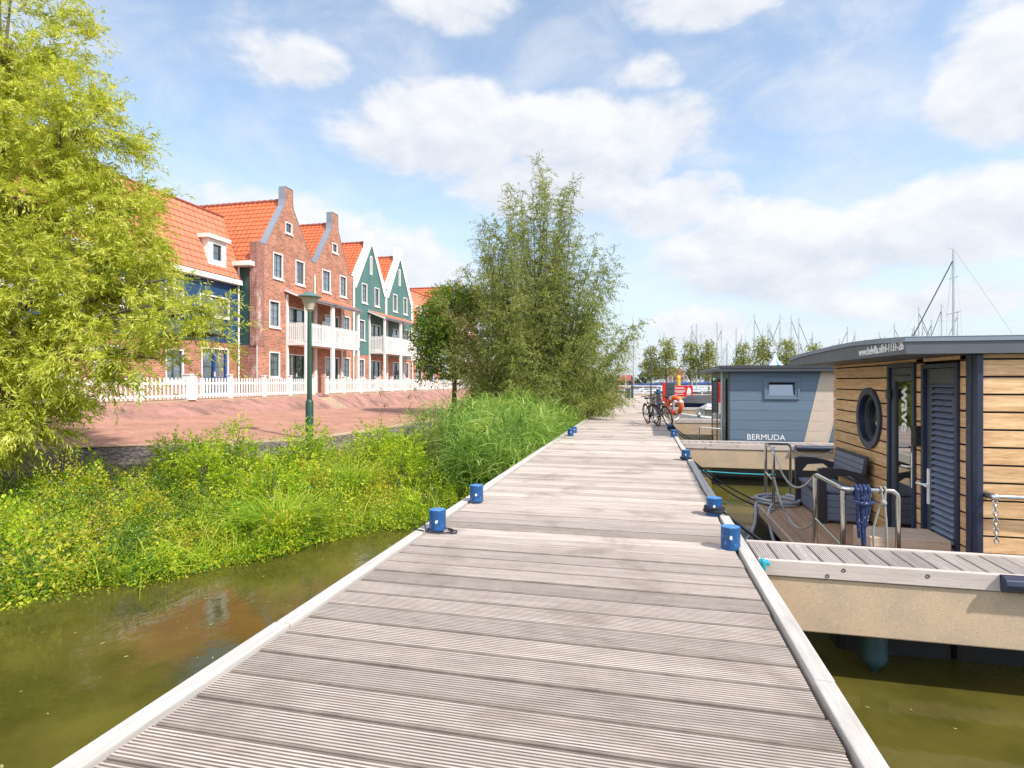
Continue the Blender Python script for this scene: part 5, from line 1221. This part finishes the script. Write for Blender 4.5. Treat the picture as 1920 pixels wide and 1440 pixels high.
# tall many stemmed willow beside the jetty
mw = thing('willow_tree', 'tall upright many stemmed willow beside the jetty in the middle distance', 'tree', (-4.6, 24.2, -.8))
lb = MB(); P = []; D = []; LS = []
b0 = Vector((-4.6, 24.3, -.7))
for k in range(245):
    u = rng.uniform(); tilt = R(2+62*u**1.0); azm = rng.uniform(0, 2*PI)
    if k < 7: tilt = R(2+2.2*k); azm = [2.6, .2, 3.3, .5, 2.9, 6.1, 2.2][k]
    deg = math.degrees(tilt)
    Lg = float(np.interp(deg, [0, 6, 14, 22, 32, 45, 65], [12.2, 11.6, 10.4, 9.4, 8.0, 6.6, 4.6]))*rng.uniform(.70, .97)
    if k < 7: Lg = [12.2, 11.9, 10.9, 10.0, 9.9, 9.2, 8.9][k]
    d = Vector((math.sin(tilt)*math.cos(azm), math.sin(tilt)*math.sin(azm), math.cos(tilt)))
    if d.x > .5: Lg *= .93
    if d.x < -.55 and k >= 7: Lg *= .74
    bb_ = b0+Vector((rng.normal()*.35, rng.normal()*.4, 0))
    path = [bb_+d*Lg*t+Vector((d.x*.25*math.sin(t*3), d.y*.25*math.sin(t*3), -Lg*.10*t*t*math.sin(tilt)*1.6)) for t in np.linspace(0, 1, 7)]
    lb.tube(path, list(np.linspace(.045 if Lg > 7 else .03, .004, 7)), 5)
    ns = int(Lg*20); ts = rng.uniform(.08, 1.0, ns)**1.05
    for t in ts:
        i = min(int(t*6), 5); p = path[i].lerp(path[i+1], t*6-i)
        P.append(p); dd = d*.55+Vector(rng.normal(size=3))*.58; dd.z += .1; D.append(dd.normalized()); LS.append(rng.uniform(.4, 1.25)*(1.0-.38*t))
P = np.array(P); D = np.array(D); LS = np.array(LS)
lb.build('trunk', BARK, mw, smooth=True)
Q = shoots(P, D, LS, rng.uniform(.25, .8, len(P)), 11, .135, .031, .8, .7)
Vq, Fq = leaf_quads(*Q, fold=.1); fast_mesh('crown', Vq, Fq, WILLOWG, mw)
# low willow scrub round its foot and along the jetty
def scrub(label, blobs, mtl, leaf=.11, width=.024, K=8, name='willow_bush', cat_='bush', group=None, Ls=(.3, .8), base=None, droop=(.1, .45)):
    c0 = blobs[0][0]; b_ = base or (c0[0], c0[1], -.8)
    t = thing(name, label, cat_, b_, group); lb = MB(); PP = []; DD = []
    for c, r, n in blobs:
        c = np.array(c); r = np.array(r); q = unit(rng.normal(size=(n, 3)))*rng.uniform(.1, 1, (n, 1))**.5
        PP.append(c+q*r); DD.append(unit(q*.8+np.array([0, 0, .55])+rng.normal(size=(n, 3))*.4))
        for _ in range(6):
            o_ = Vector(c+q[rng.integers(n)]*r*.9); bb_ = Vector(b_); limbs(lb, [[bb_, bb_.lerp(o_, .5)+Vector((0, 0, .15)), o_]], .018, .004, 5)
    lb.build('stems', BARK, t, smooth=True); PP = np.concatenate(PP); DD = np.concatenate(DD)
    Q = shoots(PP, DD, rng.uniform(*Ls, len(PP)), rng.uniform(*droop, len(PP)), K, leaf, width, .7, .8)
    Vq, Fq = leaf_quads(*Q, fold=.1); fast_mesh('foliage', Vq, Fq, mtl, t); return t
scrub('low grey green willow scrub at the foot of the tall willow', [((-4.4, 23.6, .5), (2.0, 1.5, 1.1), 420), ((-3.2, 24, .4), (1.2, 1.6, 1.0), 300), ((-5.4, 24.4, .3), (.9, 1.2, .8), 120)], WILLOWG)
scrub('silvery willow bush in front of the round street tree', [((-5.75, 22, 1.5), (.75, .9, 1.1), 240), ((-5.95, 22, 2.5), (.55, .7, .75), 110), ((-5.5, 21.9, .4), (.8, .8, .7), 120)], WILLOWG, base=(-5.7, 22, -.6))
scrub('rounded willow bush along the left side of the jetty beyond the tall willow', [((-3.0, 28, .7), (1.1, 2.2, 1.5), 420), ((-2.9, 31, .7), (1.0, 2.2, 1.4), 340)], WILLOWG, base=(-3.1, 29.5, -.9))
scrub('distant bush at the far left side of the jetty', [((-2.7, 37, .5), (.9, 3.0, 1.1), 300), ((-2.5, 43, .35), (.8, 3.0, .9), 260), ((-2.4, 49, .2), (.7, 3, .8), 200)], leafmat('reddish_scrub', [(0, (.09, .10, .03)), (1, (.28, .17, .09)), (.5, (.16, .16, .05))], .3), .12, .035, base=(-2.7, 41, -.9))
# round street tree
rt = thing('street_tree', 'round dark green street tree beside the paved street', 'tree', (-8.55, 25.2, -.02))
lb = MB(); tb_ = Vector((-8.55, 25.2, -.05)); lb.tube([tb_, tb_+Vector((.03, 0, 1.2)), tb_+Vector((0, 0, 2.4)), tb_+Vector((.05, 0, 5.2))], [.14, .11, .10, .03], 9)
P = []; D = []
for k in range(40):
    zz = rng.uniform(1.7, 5.6); a = rng.uniform(0, 2*PI); rad = 1.95*math.sqrt(max(.08, 1-((zz-3.3)/2.75)**2))*rng.uniform(.72, 1.0)
    o_ = tb_+Vector((rad*math.cos(a), rad*math.sin(a), zz+.3)); s_ = tb_+Vector((0, 0, max(1.5, zz-.7))); limbs(lb, [[s_, s_.lerp(o_, .5)+Vector((0, 0, .1)), o_]], .03, .008, 5)
    m_ = 100; c_ = np.array(s_.lerp(o_, .78)); q = unit(rng.normal(size=(m_, 3)))*rng.uniform(.1, 1, (m_, 1))**.5*np.array([.62, .62, .5]); P.append(c_+q); D.append(unit(q+rng.normal(size=(m_, 3))*.3+np.array([0, 0, .15])))
lb.build('trunk', BARK, rt, smooth=True); P = np.concatenate(P); D = np.concatenate(D)
Q = shoots(P, D, rng.uniform(.15, .4, len(P)), rng.uniform(.1, .3, len(P)), 6, .10, .085, .5, 1.0); Vq, Fq = leaf_quads(*Q, fold=.1); fast_mesh('crown', Vq, Fq, MAPLEL, rt)

# bank plants: leafy ground cover, grasses, flowers, reeds (nobody could count them)
Aa = np.array([tuple(p) for p in Ar]); Wa = np.array([tuple(p) for p in Wr])
def on_bank(n, i0=0, i1=NA-1, t0=.1, t1=1.12, bias=1):
    f_ = rng.uniform(i0, i1, n); i = np.minimum(f_.astype(int), NA-2); q = (f_-i)[:, None]
    a = Aa[i]*(1-q)+Aa[i+1]*q; c = Wa[i]*(1-q)+Wa[i+1]*q; t = t0+(t1-t0)*rng.uniform(0, 1, n)**bias
    p = a+(c-a)*t[:, None]; p[:, 2] = np.interp(t, [0, .08, .3, .55, .85, 1.0, 1.25], [-.03, -.1, -.42, -.72, -.92, -1.0, -1.0]); return p, t, f_
HERB = leafmat('bank_herb_leaves', [(0, (.05, .12, .01)), (1, (.62, .56, .06)), (.3, (.16, .28, .014)), (.65, (.38, .45, .022))], .45, (1.1, 1.15, .4), 2.6, wt=.5, gain=1.3)
HERB2 = leafmat('dark_mint_leaves', [(0, (.03, .075, .012)), (1, (.26, .36, .05)), (.5, (.09, .19, .022))], .4, (1.1, 1.15, .4), 2.6, wt=.4)
HERB3 = leafmat('yellowing_leaves', [(0, (.22, .24, .02)), (1, (.74, .60, .12)), (.5, (.50, .48, .04))], .45, (1.1, 1.05, .4), 2.6, wt=.4)
GRASS = leafmat('bank_grass_blades', [(0, (.07, .17, .014)), (1, (.60, .52, .12)), (.4, (.20, .34, .022)), (.75, (.40, .46, .04))], .45, (1.1, 1.1, .4), 1.5, gain=1.35)
REED = leafmat('reed_leaves', [(0, (.035, .08, .018)), (1, (.60, .52, .20)), (.45, (.14, .25, .045)), (.8, (.34, .43, .10))], .48, (1.1, 1.05, .6), 1.2, gain=1.4)
n = 2600; p, t, f_ = on_bank(n, 14, 75, .26, 1.14)
hump = .5+.5*np.sin(p[:, 0]*2.3+1)*np.sin(p[:, 1]*1.9)+.25*np.sin(p[:, 0]*5+p[:, 1]*4)
hh = (.05+.28*np.clip(hump, 0, 1.3)*rng.uniform(.6, 1.2, n))*np.clip(1.25-t, .35, 1)*np.where(t < .4, .75, 1)
k = 32; PP = np.repeat(p, k, 0); HH = np.repeat(hh, k)
PP = PP+np.stack([rng.normal(0, .12, n*k), rng.normal(0, .12, n*k), rng.uniform(.0, 1, n*k)**.6*HH], 1)
keep = np.ones(len(PP), bool)
DD = unit(rng.normal(size=(len(PP), 3))+np.array([.25, -.35, .35])); LLn = np.repeat(rng.choice([.028, .036, .05, .07], n, p=[.35, .3, .22, .13]), k)*rng.uniform(.7, 1.25, len(PP))
# rounded cushions of the bigger herbs, with dark gaps between them
nm = 560; pm, tm, fm = on_bank(nm, 14, 76, .30, 1.13); rm = rng.uniform(.12, .34, nm)*np.where(tm < .4, .8, 1); hm = rm*rng.uniform(.8, 2.5, nm); szm = rng.choice([.028, .04, .055, .075], nm, p=[.3, .35, .22, .13])
hm = hm*(1+.7*(np.sin(pm[:, 0]*1.3+pm[:, 1]*.9) > .35)); cnt = np.minimum((rm*rm*4.2/(szm*szm*.42)).astype(int)+20, 420); ix = np.repeat(np.arange(nm), cnt); q = rng.normal(size=(len(ix), 3)); q[:, 2] = np.abs(q[:, 2])*.9-.1; q = unit(q)*rng.uniform(.72, 1.06, (len(ix), 1))
PM = pm[ix]+q*np.stack([rm[ix], rm[ix], hm[ix]], 1); DM = unit(q*.7+rng.normal(size=(len(ix), 3))*.6+np.array([0, 0, .15])); LM = szm[ix]*rng.uniform(.7, 1.2, len(ix))
PP = np.concatenate([PP, PM]); DD = np.concatenate([DD, DM]); LLn = np.concatenate([LLn, LM])
sp_ = rng.choice(3, nm, p=[.42, .33, .25]); MIX = np.concatenate([rng.choice(3, len(PP)-len(PM), p=[.6, .3, .1]), sp_[ix]])
ok = ~((PP[:, 1] > 12.0) & (PP[:, 1] < 14.6) & (PP[:, 0] < -6.9) | (PP[:, 0] < -9.6) & (PP[:, 1] > 9.3)); PP, DD, LLn, MIX = PP[ok], DD[ok], LLn[ok], MIX[ok]
Vq, Fq = leaf_quads(PP, DD, LLn, LLn*rng.uniform(.45, .75, len(PP)), .1)
tag(fast_mesh('bank_herbs', Vq, Fq, [HERB, HERB2, HERB3], None, MIX), 'bright green leafy ground cover on the canal bank', kind='stuff')
def blades(base, D, L, wdt, bend, seg=4):
    n = len(base); S = unit(np.cross(D, np.array([0, 0, 1.0]))+rng.normal(size=(n, 3))*.15); out = np.array(D); out[:, 2] = 0; out = unit(out)
    V = []
    for s in range(seg+1):
        q = s/seg; c = base+D*(L*q)[:, None]+out*(bend*L*q*q)[:, None]; c[:, 2] -= bend*L*q**2.4*.75
        w_ = (wdt*(1-q)**.7+.0008)[:, None]; V += [c-S*w_*.5, c+S*w_*.5]
    V = np.stack(V, 1).reshape(-1, 3); m = 2*(seg+1); o_ = (np.arange(n)*m)[:, None]
    F = np.concatenate([np.concatenate([o_+2*s, o_+2*s+1, o_+2*s+3, o_+2*s+2], 1) for s in range(seg)], 0); return V, F
def up_dirs(n, lean): 
    d = rng.normal(size=(n, 3))*lean; d[:, 2] = 1; return unit(d)
n = 10500; p, t, f_ = on_bank(n, 14, 78, .22, 1.12); cl = np.sin(p[:, 0]*3.1)*np.sin(p[:, 1]*2.7+1)
sel = cl+rng.normal(size=n)*.5 > -.1; p = p[sel]; n = len(p)
V1, F1 = blades(p, up_dirs(n, .38), rng.uniform(.28, .85, n), rng.uniform(.007, .018, n), rng.uniform(.2, .95, n))
ns = 260; p, t, f_ = on_bank(ns, 16, 78, .3, 1.0); V2, F2 = blades(p, up_dirs(ns, .3), rng.uniform(.35, .95, ns), rng.uniform(.004, .009, ns), rng.uniform(.0, .35, ns))
mi_ = np.concatenate([np.zeros(len(F1), int), np.ones(len(F2), int)])
tag(fast_mesh('bank_grass', np.concatenate([V1, V2]), np.concatenate([F1, F2+len(V1)]), [GRASS, mat('dead_stalks', (.24, .13, .06), .9, island=.4)], None, mi_), 'tall grass blades growing through the bank plants', kind='stuff')
n = 1100; p, t, f_ = on_bank(n, 16, 72, .4, 1.1); sel = np.sin(p[:, 0]*1.7+2)*np.sin(p[:, 1]*2.1) > .05; p = p[sel]; n = len(p); p[:, 2] += rng.uniform(.2, .5, n); s_ = rng.uniform(.008, .016, n)
Vq, Fq = leaf_quads(np.repeat(p, 4, 0)+rng.normal(size=(n*4, 3))*.018, unit(rng.normal(size=(n*4, 3))), np.repeat(s_, 4)*1.3, np.repeat(s_, 4), 0)
tag(fast_mesh('wildflowers', Vq, Fq, mat('pale_pink_petals', (.66, .55, .58), .6, island=.2)), 'tiny pale pink and white flowers among the bank plants', kind='stuff')
n = 420; p, t, f_ = on_bank(n, 14, 74, .72, 1.1); d_ = rng.normal(size=(n, 3))*.35+np.array([.35, -.35, .8]); sel = np.sin(p[:, 0]*2.1+.5)*np.sin(p[:, 1]*1.6) > -.25; p = p[sel]; d_ = unit(d_[sel]); n = len(p)
V1, F1 = blades(p, d_, rng.uniform(.45, .95, n), rng.uniform(.014, .028, n), rng.uniform(.3, 1.1, n), 5)
tag(fast_mesh('waterside_leaves', V1, F1, leafmat('iris_leaves', [(0, (.10, .22, .02)), (1, (.74, .62, .12)), (.5, (.30, .44, .03)), (.8, (.58, .56, .06))], .45, (1.1, 1.1, .4), 1.5)), 'long arching strap leaves leaning over the edge of the canal', kind='stuff')
# grass tussocks and taller leafy plants
def tussock(x, y, z, n, L, label, w_=.012):
    t = thing('grass_tussock', label, 'grass clump', (x, y, z)); base = np.array([x, y, z])+rng.normal(size=(n, 3))*np.array([.13, .13, .0])
    D = base-np.array([x, y, z]); D[:, 2] = .42; D = unit(D+rng.normal(size=(n, 3))*.08)
    V1, F1 = blades(base, D, rng.uniform(.6, 1, n)*L, np.full(n, w_), rng.uniform(.25, .75, n), 6); fast_mesh('blades', V1, F1, GRASS, t)
tussock(-5.55, 7.95, -.9, 560, 1.15, 'arching bright green grass tussock at the edge of the water')
tussock(-8.9, 5.3, -.85, 420, 1.15, 'tall loose grass clump under the willow at the left edge')
tussock(-5.6, 10.2, -.6, 280, 1.0, 'upright grass clump near the reeds')
def tallplant(label, x, y, z, h, r, n=150, lw=.07): 
    return scrub(label, [((x, y, z+h*.6), (r, r, h*.5), n), ((x+.1, y+.1, z+h*.25), (r*1.15, r*1.1, h*.3), n)], HERB, lw, lw*.42, 9, 'leafy_plant', 'plant', 'tall leafy plants on the bank', (.18, .4), (x, y, z), (.05, .3))
tallplant('yellow green leafy plant left of the street lamp at the kerb', -8.35, 10.35, -.5, 1.05, .42)
tallplant('leafy plant with yellowing leaves on the middle of the bank', -8.0, 9.1, -.6, .85, .4)
tallplant('bushy bright plant just below the street lamp', -7.3, 11.3, -.5, .95, .5, 190)
tallplant('leafy plant in front of the bare stone revetment', -9.3, 9.9, -.4, .72, .42)
tallplant('low bushy plant between the lamp and the reeds', -6.3, 12.6, -.5, .8, .5, 170)
tallplant('small leafy plant beside the reeds with pale flowers', -5.2, 11.6, -.75, 1.0, .5, 180)
tallplant('dense leafy plant above the water in the middle of the bank', -6.5, 9.0, -.75, .75, .45, 160)
# reed bed between the bank and the jetty
def reedbed(n, x0, x1, y0, y1, hlo, hhi, fx=None):
    x = rng.uniform(x0, x1, n); y = rng.uniform(y0, y1, n); base = np.stack([x, y, np.full(n, -1.02)], 1); return base, rng.uniform(hlo, hhi, n)
ba, ha = reedbed(2500, -5.3, -2.42, 11.6, 21.5, 1.25, 2.15)
lim = np.interp(ba[:, 1], [11.6, 13.5, 16, 21.5], [-3.9, -4.6, -5.2, -5.5]); ba = ba[ba[:, 0] > lim+rng.normal(size=len(ba))*.2]; ha = rng.uniform(.95, 1.85, len(ba))*np.interp(ba[:, 1], [11.6, 13, 16], [.6, .85, 1.0])*np.interp(ba[:, 0], [-4.5, -3.2, -2.45], [1.05, 1.0, .72])
b2, h2_ = reedbed(500, -3.6, -2.4, 21.5, 50, .9, 1.5); b3, h3 = reedbed(190, -6.2, -4.8, 13.8, 20, .9, 1.5); b3[:, 2] = -.6
ba = np.concatenate([ba, b2, b3]); ha = np.concatenate([ha, h2_, h3])
ha = ha+(rng.uniform(size=len(ba)) < .1)*.4; dn = up_dirs(len(ba), .10); V1, F1 = blades(ba, dn, ha, np.full(len(ba), .014), rng.uniform(.02, .14, len(ba)), 4)
k = 8; tt = np.tile(np.linspace(.3, .98, k), len(ba)); bp = np.repeat(ba, k, 0)+np.repeat(dn*ha[:, None], k, 0)*tt[:, None]; m_ = len(bp)
dl = np.repeat(dn, k, 0)*.8+rng.normal(size=(m_, 3))*.5; dl[:, 2] = np.abs(dl[:, 2])+.3; dl = unit(dl)
V2, F2 = blades(bp, dl, rng.uniform(.3, .7, m_), rng.uniform(.018, .038, m_), rng.uniform(.25, 1.2, m_), 4)
tag(fast_mesh('reeds', np.concatenate([V1, V2]), np.concatenate([F1, F2+len(V1)]), REED), 'dense bed of green reeds beside the jetty', kind='stuff')
# a few tall reed plumes standing against the street
pl = thing('reed_stalks', 'few tall reed stalks with plumes standing up against the street', 'reeds', (-6.0, 12.9, -.8))
bs = np.array([[-6.2, 12.6, -.8], [-5.7, 13.0, -.8], [-5.4, 13.3, -.8], [-6.5, 13.2, -.6], [-5.0, 13.4, -.9], [-4.9, 14.0, -.9]]); hs = np.array([1.75, 1.95, 2.15, 1.9, 2.3, 2.4])
ds = up_dirs(6, .06); V1, F1 = blades(bs, ds, hs, np.full(6, .01), np.full(6, .06), 5)
bp = np.repeat(bs+ds*(hs*.97)[:, None], 26, 0); dl = up_dirs(156, .5); V2, F2 = blades(bp+rng.normal(size=(156, 3))*.03, dl, rng.uniform(.08, .22, 156), np.full(156, .012), rng.uniform(.5, 1.2, 156), 3)
bq = np.repeat(bs, 6, 0)+np.repeat(ds*hs[:, None], 6, 0)*rng.uniform(.4, .9, (36, 1)); V3, F3 = blades(bq, up_dirs(36, .8), rng.uniform(.25, .5, 36), np.full(36, .018), rng.uniform(.4, 1, 36), 4)
fast_mesh('stalks', np.concatenate([V1, V2, V3]), np.concatenate([F1, F2+len(V1), F3+len(V1)+len(V2)]), leafmat('dry_reed', [(0, (.12, .13, .04)), (1, (.30, .24, .12))], .3), pl)

# ------------------------------------------------------------------ far marina: quay, small trees, sailing boats
mb = MB(); mb.box(-7, 62, -2, 60, 66.5, .12); tag(mb.build('quay', CONC), 'low concrete quay across the end of the jetty', kind='structure')
mb = MB(); mb.box(-400, 330, -2, 900, 900, .3); tag(mb.build('far_shore', GREENH if False else mat('far_field', (.10, .13, .05), .9)), 'flat far shore at the horizon', kind='structure')
n = 5200; px_ = rng.uniform(-150, 420, n); py = rng.uniform(332, 345, n); pz = rng.uniform(.2, 1, n)**.7*(5+4*np.sin(px_*.08)+2.5*np.sin(px_*.23)+rng.normal(size=n)*.8)
Vq, Fq = leaf_quads(np.stack([px_, py, np.maximum(pz, .3)], 1), unit(rng.normal(size=(n, 3))), rng.uniform(2, 4, n), rng.uniform(1.5, 3, n)); tag(fast_mesh('far_wood', Vq, Fq, leafmat('far_tree_green', [(0, (.05, .075, .035)), (1, (.10, .13, .05))], .2)), 'line of distant trees on the horizon', kind='stuff')
rl_ = thing('quay_railing', 'pale railing along the quay at the end of the jetty', 'railing', (6, 62.3, .12))
b = MB()
for x in np.arange(-3, 22, 1.5): b.box(x, 62.25, .12, x+.09, 62.34, 1.05)
b.build('posts', WHITES, rl_)
b = MB(); b.box(-3, 62.2, .96, 22, 62.24, 1.06); b.box(-3, 62.2, .5, 22, 62.24, .58); b.build('rails', WHITES, rl_)
def quay_tree():
    t = thing('quay_tree', 'young pale green tree on the quay', 'tree', (0, 0, 0), 'young trees lined up on the quay'); lb = MB(); lb.tube([(0, 0, 0), (.03, 0, 1.6), (0, 0, 4.8)], [.10, .07, .02], 7); P = []; D = []
    for k in range(26):
        zz = rng.uniform(1.5, 4.9); a = rng.uniform(0, 2*PI); rad = 1.25*(1-max(0, (zz-2.2)/3.0)**1.3)*rng.uniform(.5, 1.05)+.12; o_ = Vector((rad*math.cos(a), rad*math.sin(a), zz+.35)); limbs(lb, [[Vector((0, 0, zz-.3)), o_]], .02, .005, 4)
        c_ = np.array(Vector((0, 0, zz-.1)).lerp(o_, .75)); q = rng.normal(size=(26, 3))*np.array([.27, .27, .22]); P.append(c_+q); D.append(unit(q+rng.normal(size=(26, 3))*.2))
    lb.build('trunk', BARK, t, smooth=True); P = np.concatenate(P); D = np.concatenate(D); Q = shoots(P, D, rng.uniform(.15, .35, len(P)), rng.uniform(.1, .3, len(P)), 4, .17, .13, .5, 1); Vq, Fq = leaf_quads(*Q, fold=.1); fast_mesh('crown', Vq, Fq, FARL, t); return t
qt = [quay_tree() for _ in range(2)]
QT = [(.9, 64.3, .95, 'first young tree at the left end of the quay row, behind the slim pole'), (2.45, 64.0, 1.12, 'second young tree of the quay row, left of the yellow post'), (5.05, 64.5, 1.03, 'young tree right of the yellow post, behind the red sign'), (6.9, 64.2, 1.06, 'young tree on the quay left of the slate blue houseboat roof'), (10.4, 64.2, .98, 'young tree top above the left part of the slate blue roof'), (12.4, 64.6, 1.12, 'fullest young tree top above the slate blue roof'), (14.6, 64.2, 1.05, 'young tree top just left of the striped tent'), (17.2, 64.4, .98, 'young tree top right of the striped tent')]
for i, (x, y, s, l) in enumerate(QT):
    if i < 2: o = qt[i]; o.location = (x, y, .12); o.scale = (s*.92, s*.92, s); o['label'] = l
    else: copy_tree(qt[i % 2], (x, y, .12), i*1.7, (s*.92, s*.92, s), l)
tn = thing('tent', 'pointed blue and white striped tent top above the slate blue houseboat roof', 'tent', (12.6, 60, .12))
for k in range(12):
    a0, a1 = 2*PI*k/12, 2*PI*(k+1)/12; b = MB(); prof = [(.06, 4.25), (.30, 3.6), (.62, 3.15), (1.15, 2.75), (1.2, 2.5)]
    V = []
    for r_, z_ in prof: V += [(12.6+r_*math.cos(a0), 60+r_*math.sin(a0), z_), (12.6+r_*math.cos(a1), 60+r_*math.sin(a1), z_)]
    b.add(V, [(2*i, 2*i+1, 2*i+3, 2*i+2) for i in range(4)]); b.build('blue_panel' if k % 3 == 0 else 'white_panel', PVCB if k % 3 == 0 else PVCW, tn)
for a in (.6, 2.2, 3.7, 5.3):
    b = MB(); b.tube([(12.6+1.1*math.cos(a), 60+1.1*math.sin(a), -.3), (12.6+1.1*math.cos(a), 60+1.1*math.sin(a), 2.55)], .03, 6); b.build('pole', WHITEP, tn)
def sailboat(hull_m, sail_m, mast=11, furl=True, L=9.5, label='moored sailing boat with a bare mast among the marina masts', grp='sailing boats moored in the marina'):
    t = thing('sailing_boat', label, 'sailing boat', (0, 0, 0), grp)
    hullmesh(MB(), L, 3.0, -.35, .95, (0, 0, 0), (1, 0, 0), .35).build('hull', hull_m, t, smooth=True)
    b = MB(); b.prism([(-1.8, -.9, .85), (2.4, -.75, 1.0), (1.8, -.65, 1.45), (-1.8, -.75, 1.42)], (0, 1.6, 0)); cb_ = b.build('cabin', HULLW, t, bevel=.05)
    b = MB(); b.box(-1.2, -.93, 1.1, 1.2, .75, 1.28); b.build('window', CABG, cb_)
    b = MB(); b.tube([(.9, 0, .9), (.9, 0, mast)], [.095, .07], 7); b.tube([(.9, -.9, mast*.62), (.9, .9, mast*.62)], .022, 5); b.tube([(.9, -.6, mast*.83), (.9, .6, mast*.83)], .02, 5); b.tube([(.9, 0, mast), (.9, 0, mast+.5)], .012, 4); b.tube([(.9, 0, mast), (1.25, 0, mast+.12)], .015, 4); b.build('mast', MASTM, t)
    b = MB(); b.tube([(.85, 0, 2.0), (-3.2, 0, 1.9)], .06, 6); b.build('boom', MASTM, t)
    b = MB(); b.tube([(.8, 0, 2.15), (-1, 0, 2.2), (-3.1, 0, 2.02)], [.17, .15, .08], 8); b.build('sail_cover', sail_m, t, smooth=True)
    b = MB(); b.tube([(L*.49, 0, 1.3), (.95, 0, mast*.93)], .038 if furl else .012, 6); b.build('furled_sail' if furl else 'forestay', SAILD if furl else MASTM, t)
    b = MB(); b.tube([(-L*.48, 0, 1.1), (.88, 0, mast)], .011, 4)
    for s in (-1, 1): b.tube([(.8, s*1.3, .95), (.9, s*.9, mast*.62), (.9, 0, mast*.97)], .011, 4)
    b.build('rigging', MASTM, t)
    return t
protos = [sailboat(HULLW, SAILB, 11), sailboat(HULLN, SAILB, 9.6, False), sailboat(HULLW, SAILD, 12.2), sailboat(HULLW, SAILB, 8.6, False, 8)]
spots0 = [(rng.uniform(4, 44), rng.uniform(84, 118), rng.uniform(.78, 1.08)) for _ in range(48)]
spots = []
for k, (x, y, s) in enumerate([(5.2, 74, .8), (7.6, 76, .95), (-.4, 72, .8), (1.9, 78, .88), (9.6, 72, .92), (12.3, 88, .98), (14.0, 96, .92), (16.2, 84, .85), (19, 100, 1.0), (21.4, 94, .97), (23, 102, 1.03), (24.6, 90, .8),
                               (26.5, 104, .75), (28.6, 92, .72), (31, 108, .95), (33.5, 98, .7), (36, 96, 1.0), (40, 110, .72), (43, 102, .85), (47, 98, 1.0), (50, 112, .8), (54, 104, .72), (60, 106, .95), (66, 112, 1.0), (70, 108, .75), (75, 110, .7),
                               (4, 110, .95), (9, 118, .9), (14, 122, .95), (18, 126, .92), (23.5, 118, .95), (28, 124, .9), (33, 130, 1), (40, 128, .95), (48, 132, .92), (-2, 96, .78), (1, 104, .85), (6.5, 92, .85), (11, 104, .85), (25.5, 112, .98), (58, 128, .95)]):
    spots.append((x, y, s*1.07))
spots += spots0
for i, (x, y, s) in enumerate(spots):
    a = rng.uniform(-.5, .5)+(PI if rng.uniform() < .5 else 0)
    if i < 4: o = protos[i]; o.location = (x, y, -1); o.rotation_euler[2] = a; o.scale = (s, s, s)
    else: copy_tree(protos[int(rng.integers(4))], (x, y, -1), a, s)
o = sailboat(HULLW, SAILD, 11.6, True, 11, 'tallest sailing boat mast with a dark slanting furled sail above the oak houseboat roof', None); o.location = (21.75, 45, -1); o.rotation_euler[2] = PI
for i, (x, y, hgt, w_) in enumerate([(8.4, 150, 4.2, 4.5), (-4.2, 152, 2.8, 4)]):
    fh = thing('far_house', ['distant red house between the masts behind the yellow post', 'small distant reddish house at the far end of the jetty'][i], 'house', (x, y, 0))
    b = MB(); b.box(x-w_/2, y, -.5, x+w_/2, y+7, hgt*.6); b.build('wall', BRICK, fh); b = MB(); b.prism([(x-w_/2-.3, y-.3, hgt*.6), (x+w_/2+.3, y-.3, hgt*.6), (x+w_/2-.8, y+3, hgt*1.15), (x-w_/2+.8, y+3, hgt*1.15)], (0, .1, 0)); b.build('roof', RIDGE, fh)
    for k in range(2):
        b = MB(); b.box(x-w_/2+.6+k*1.9, y-.05, .5, x-w_/2+1.5+k*1.9, y, 1.5); b.build('window', CABG, fh)
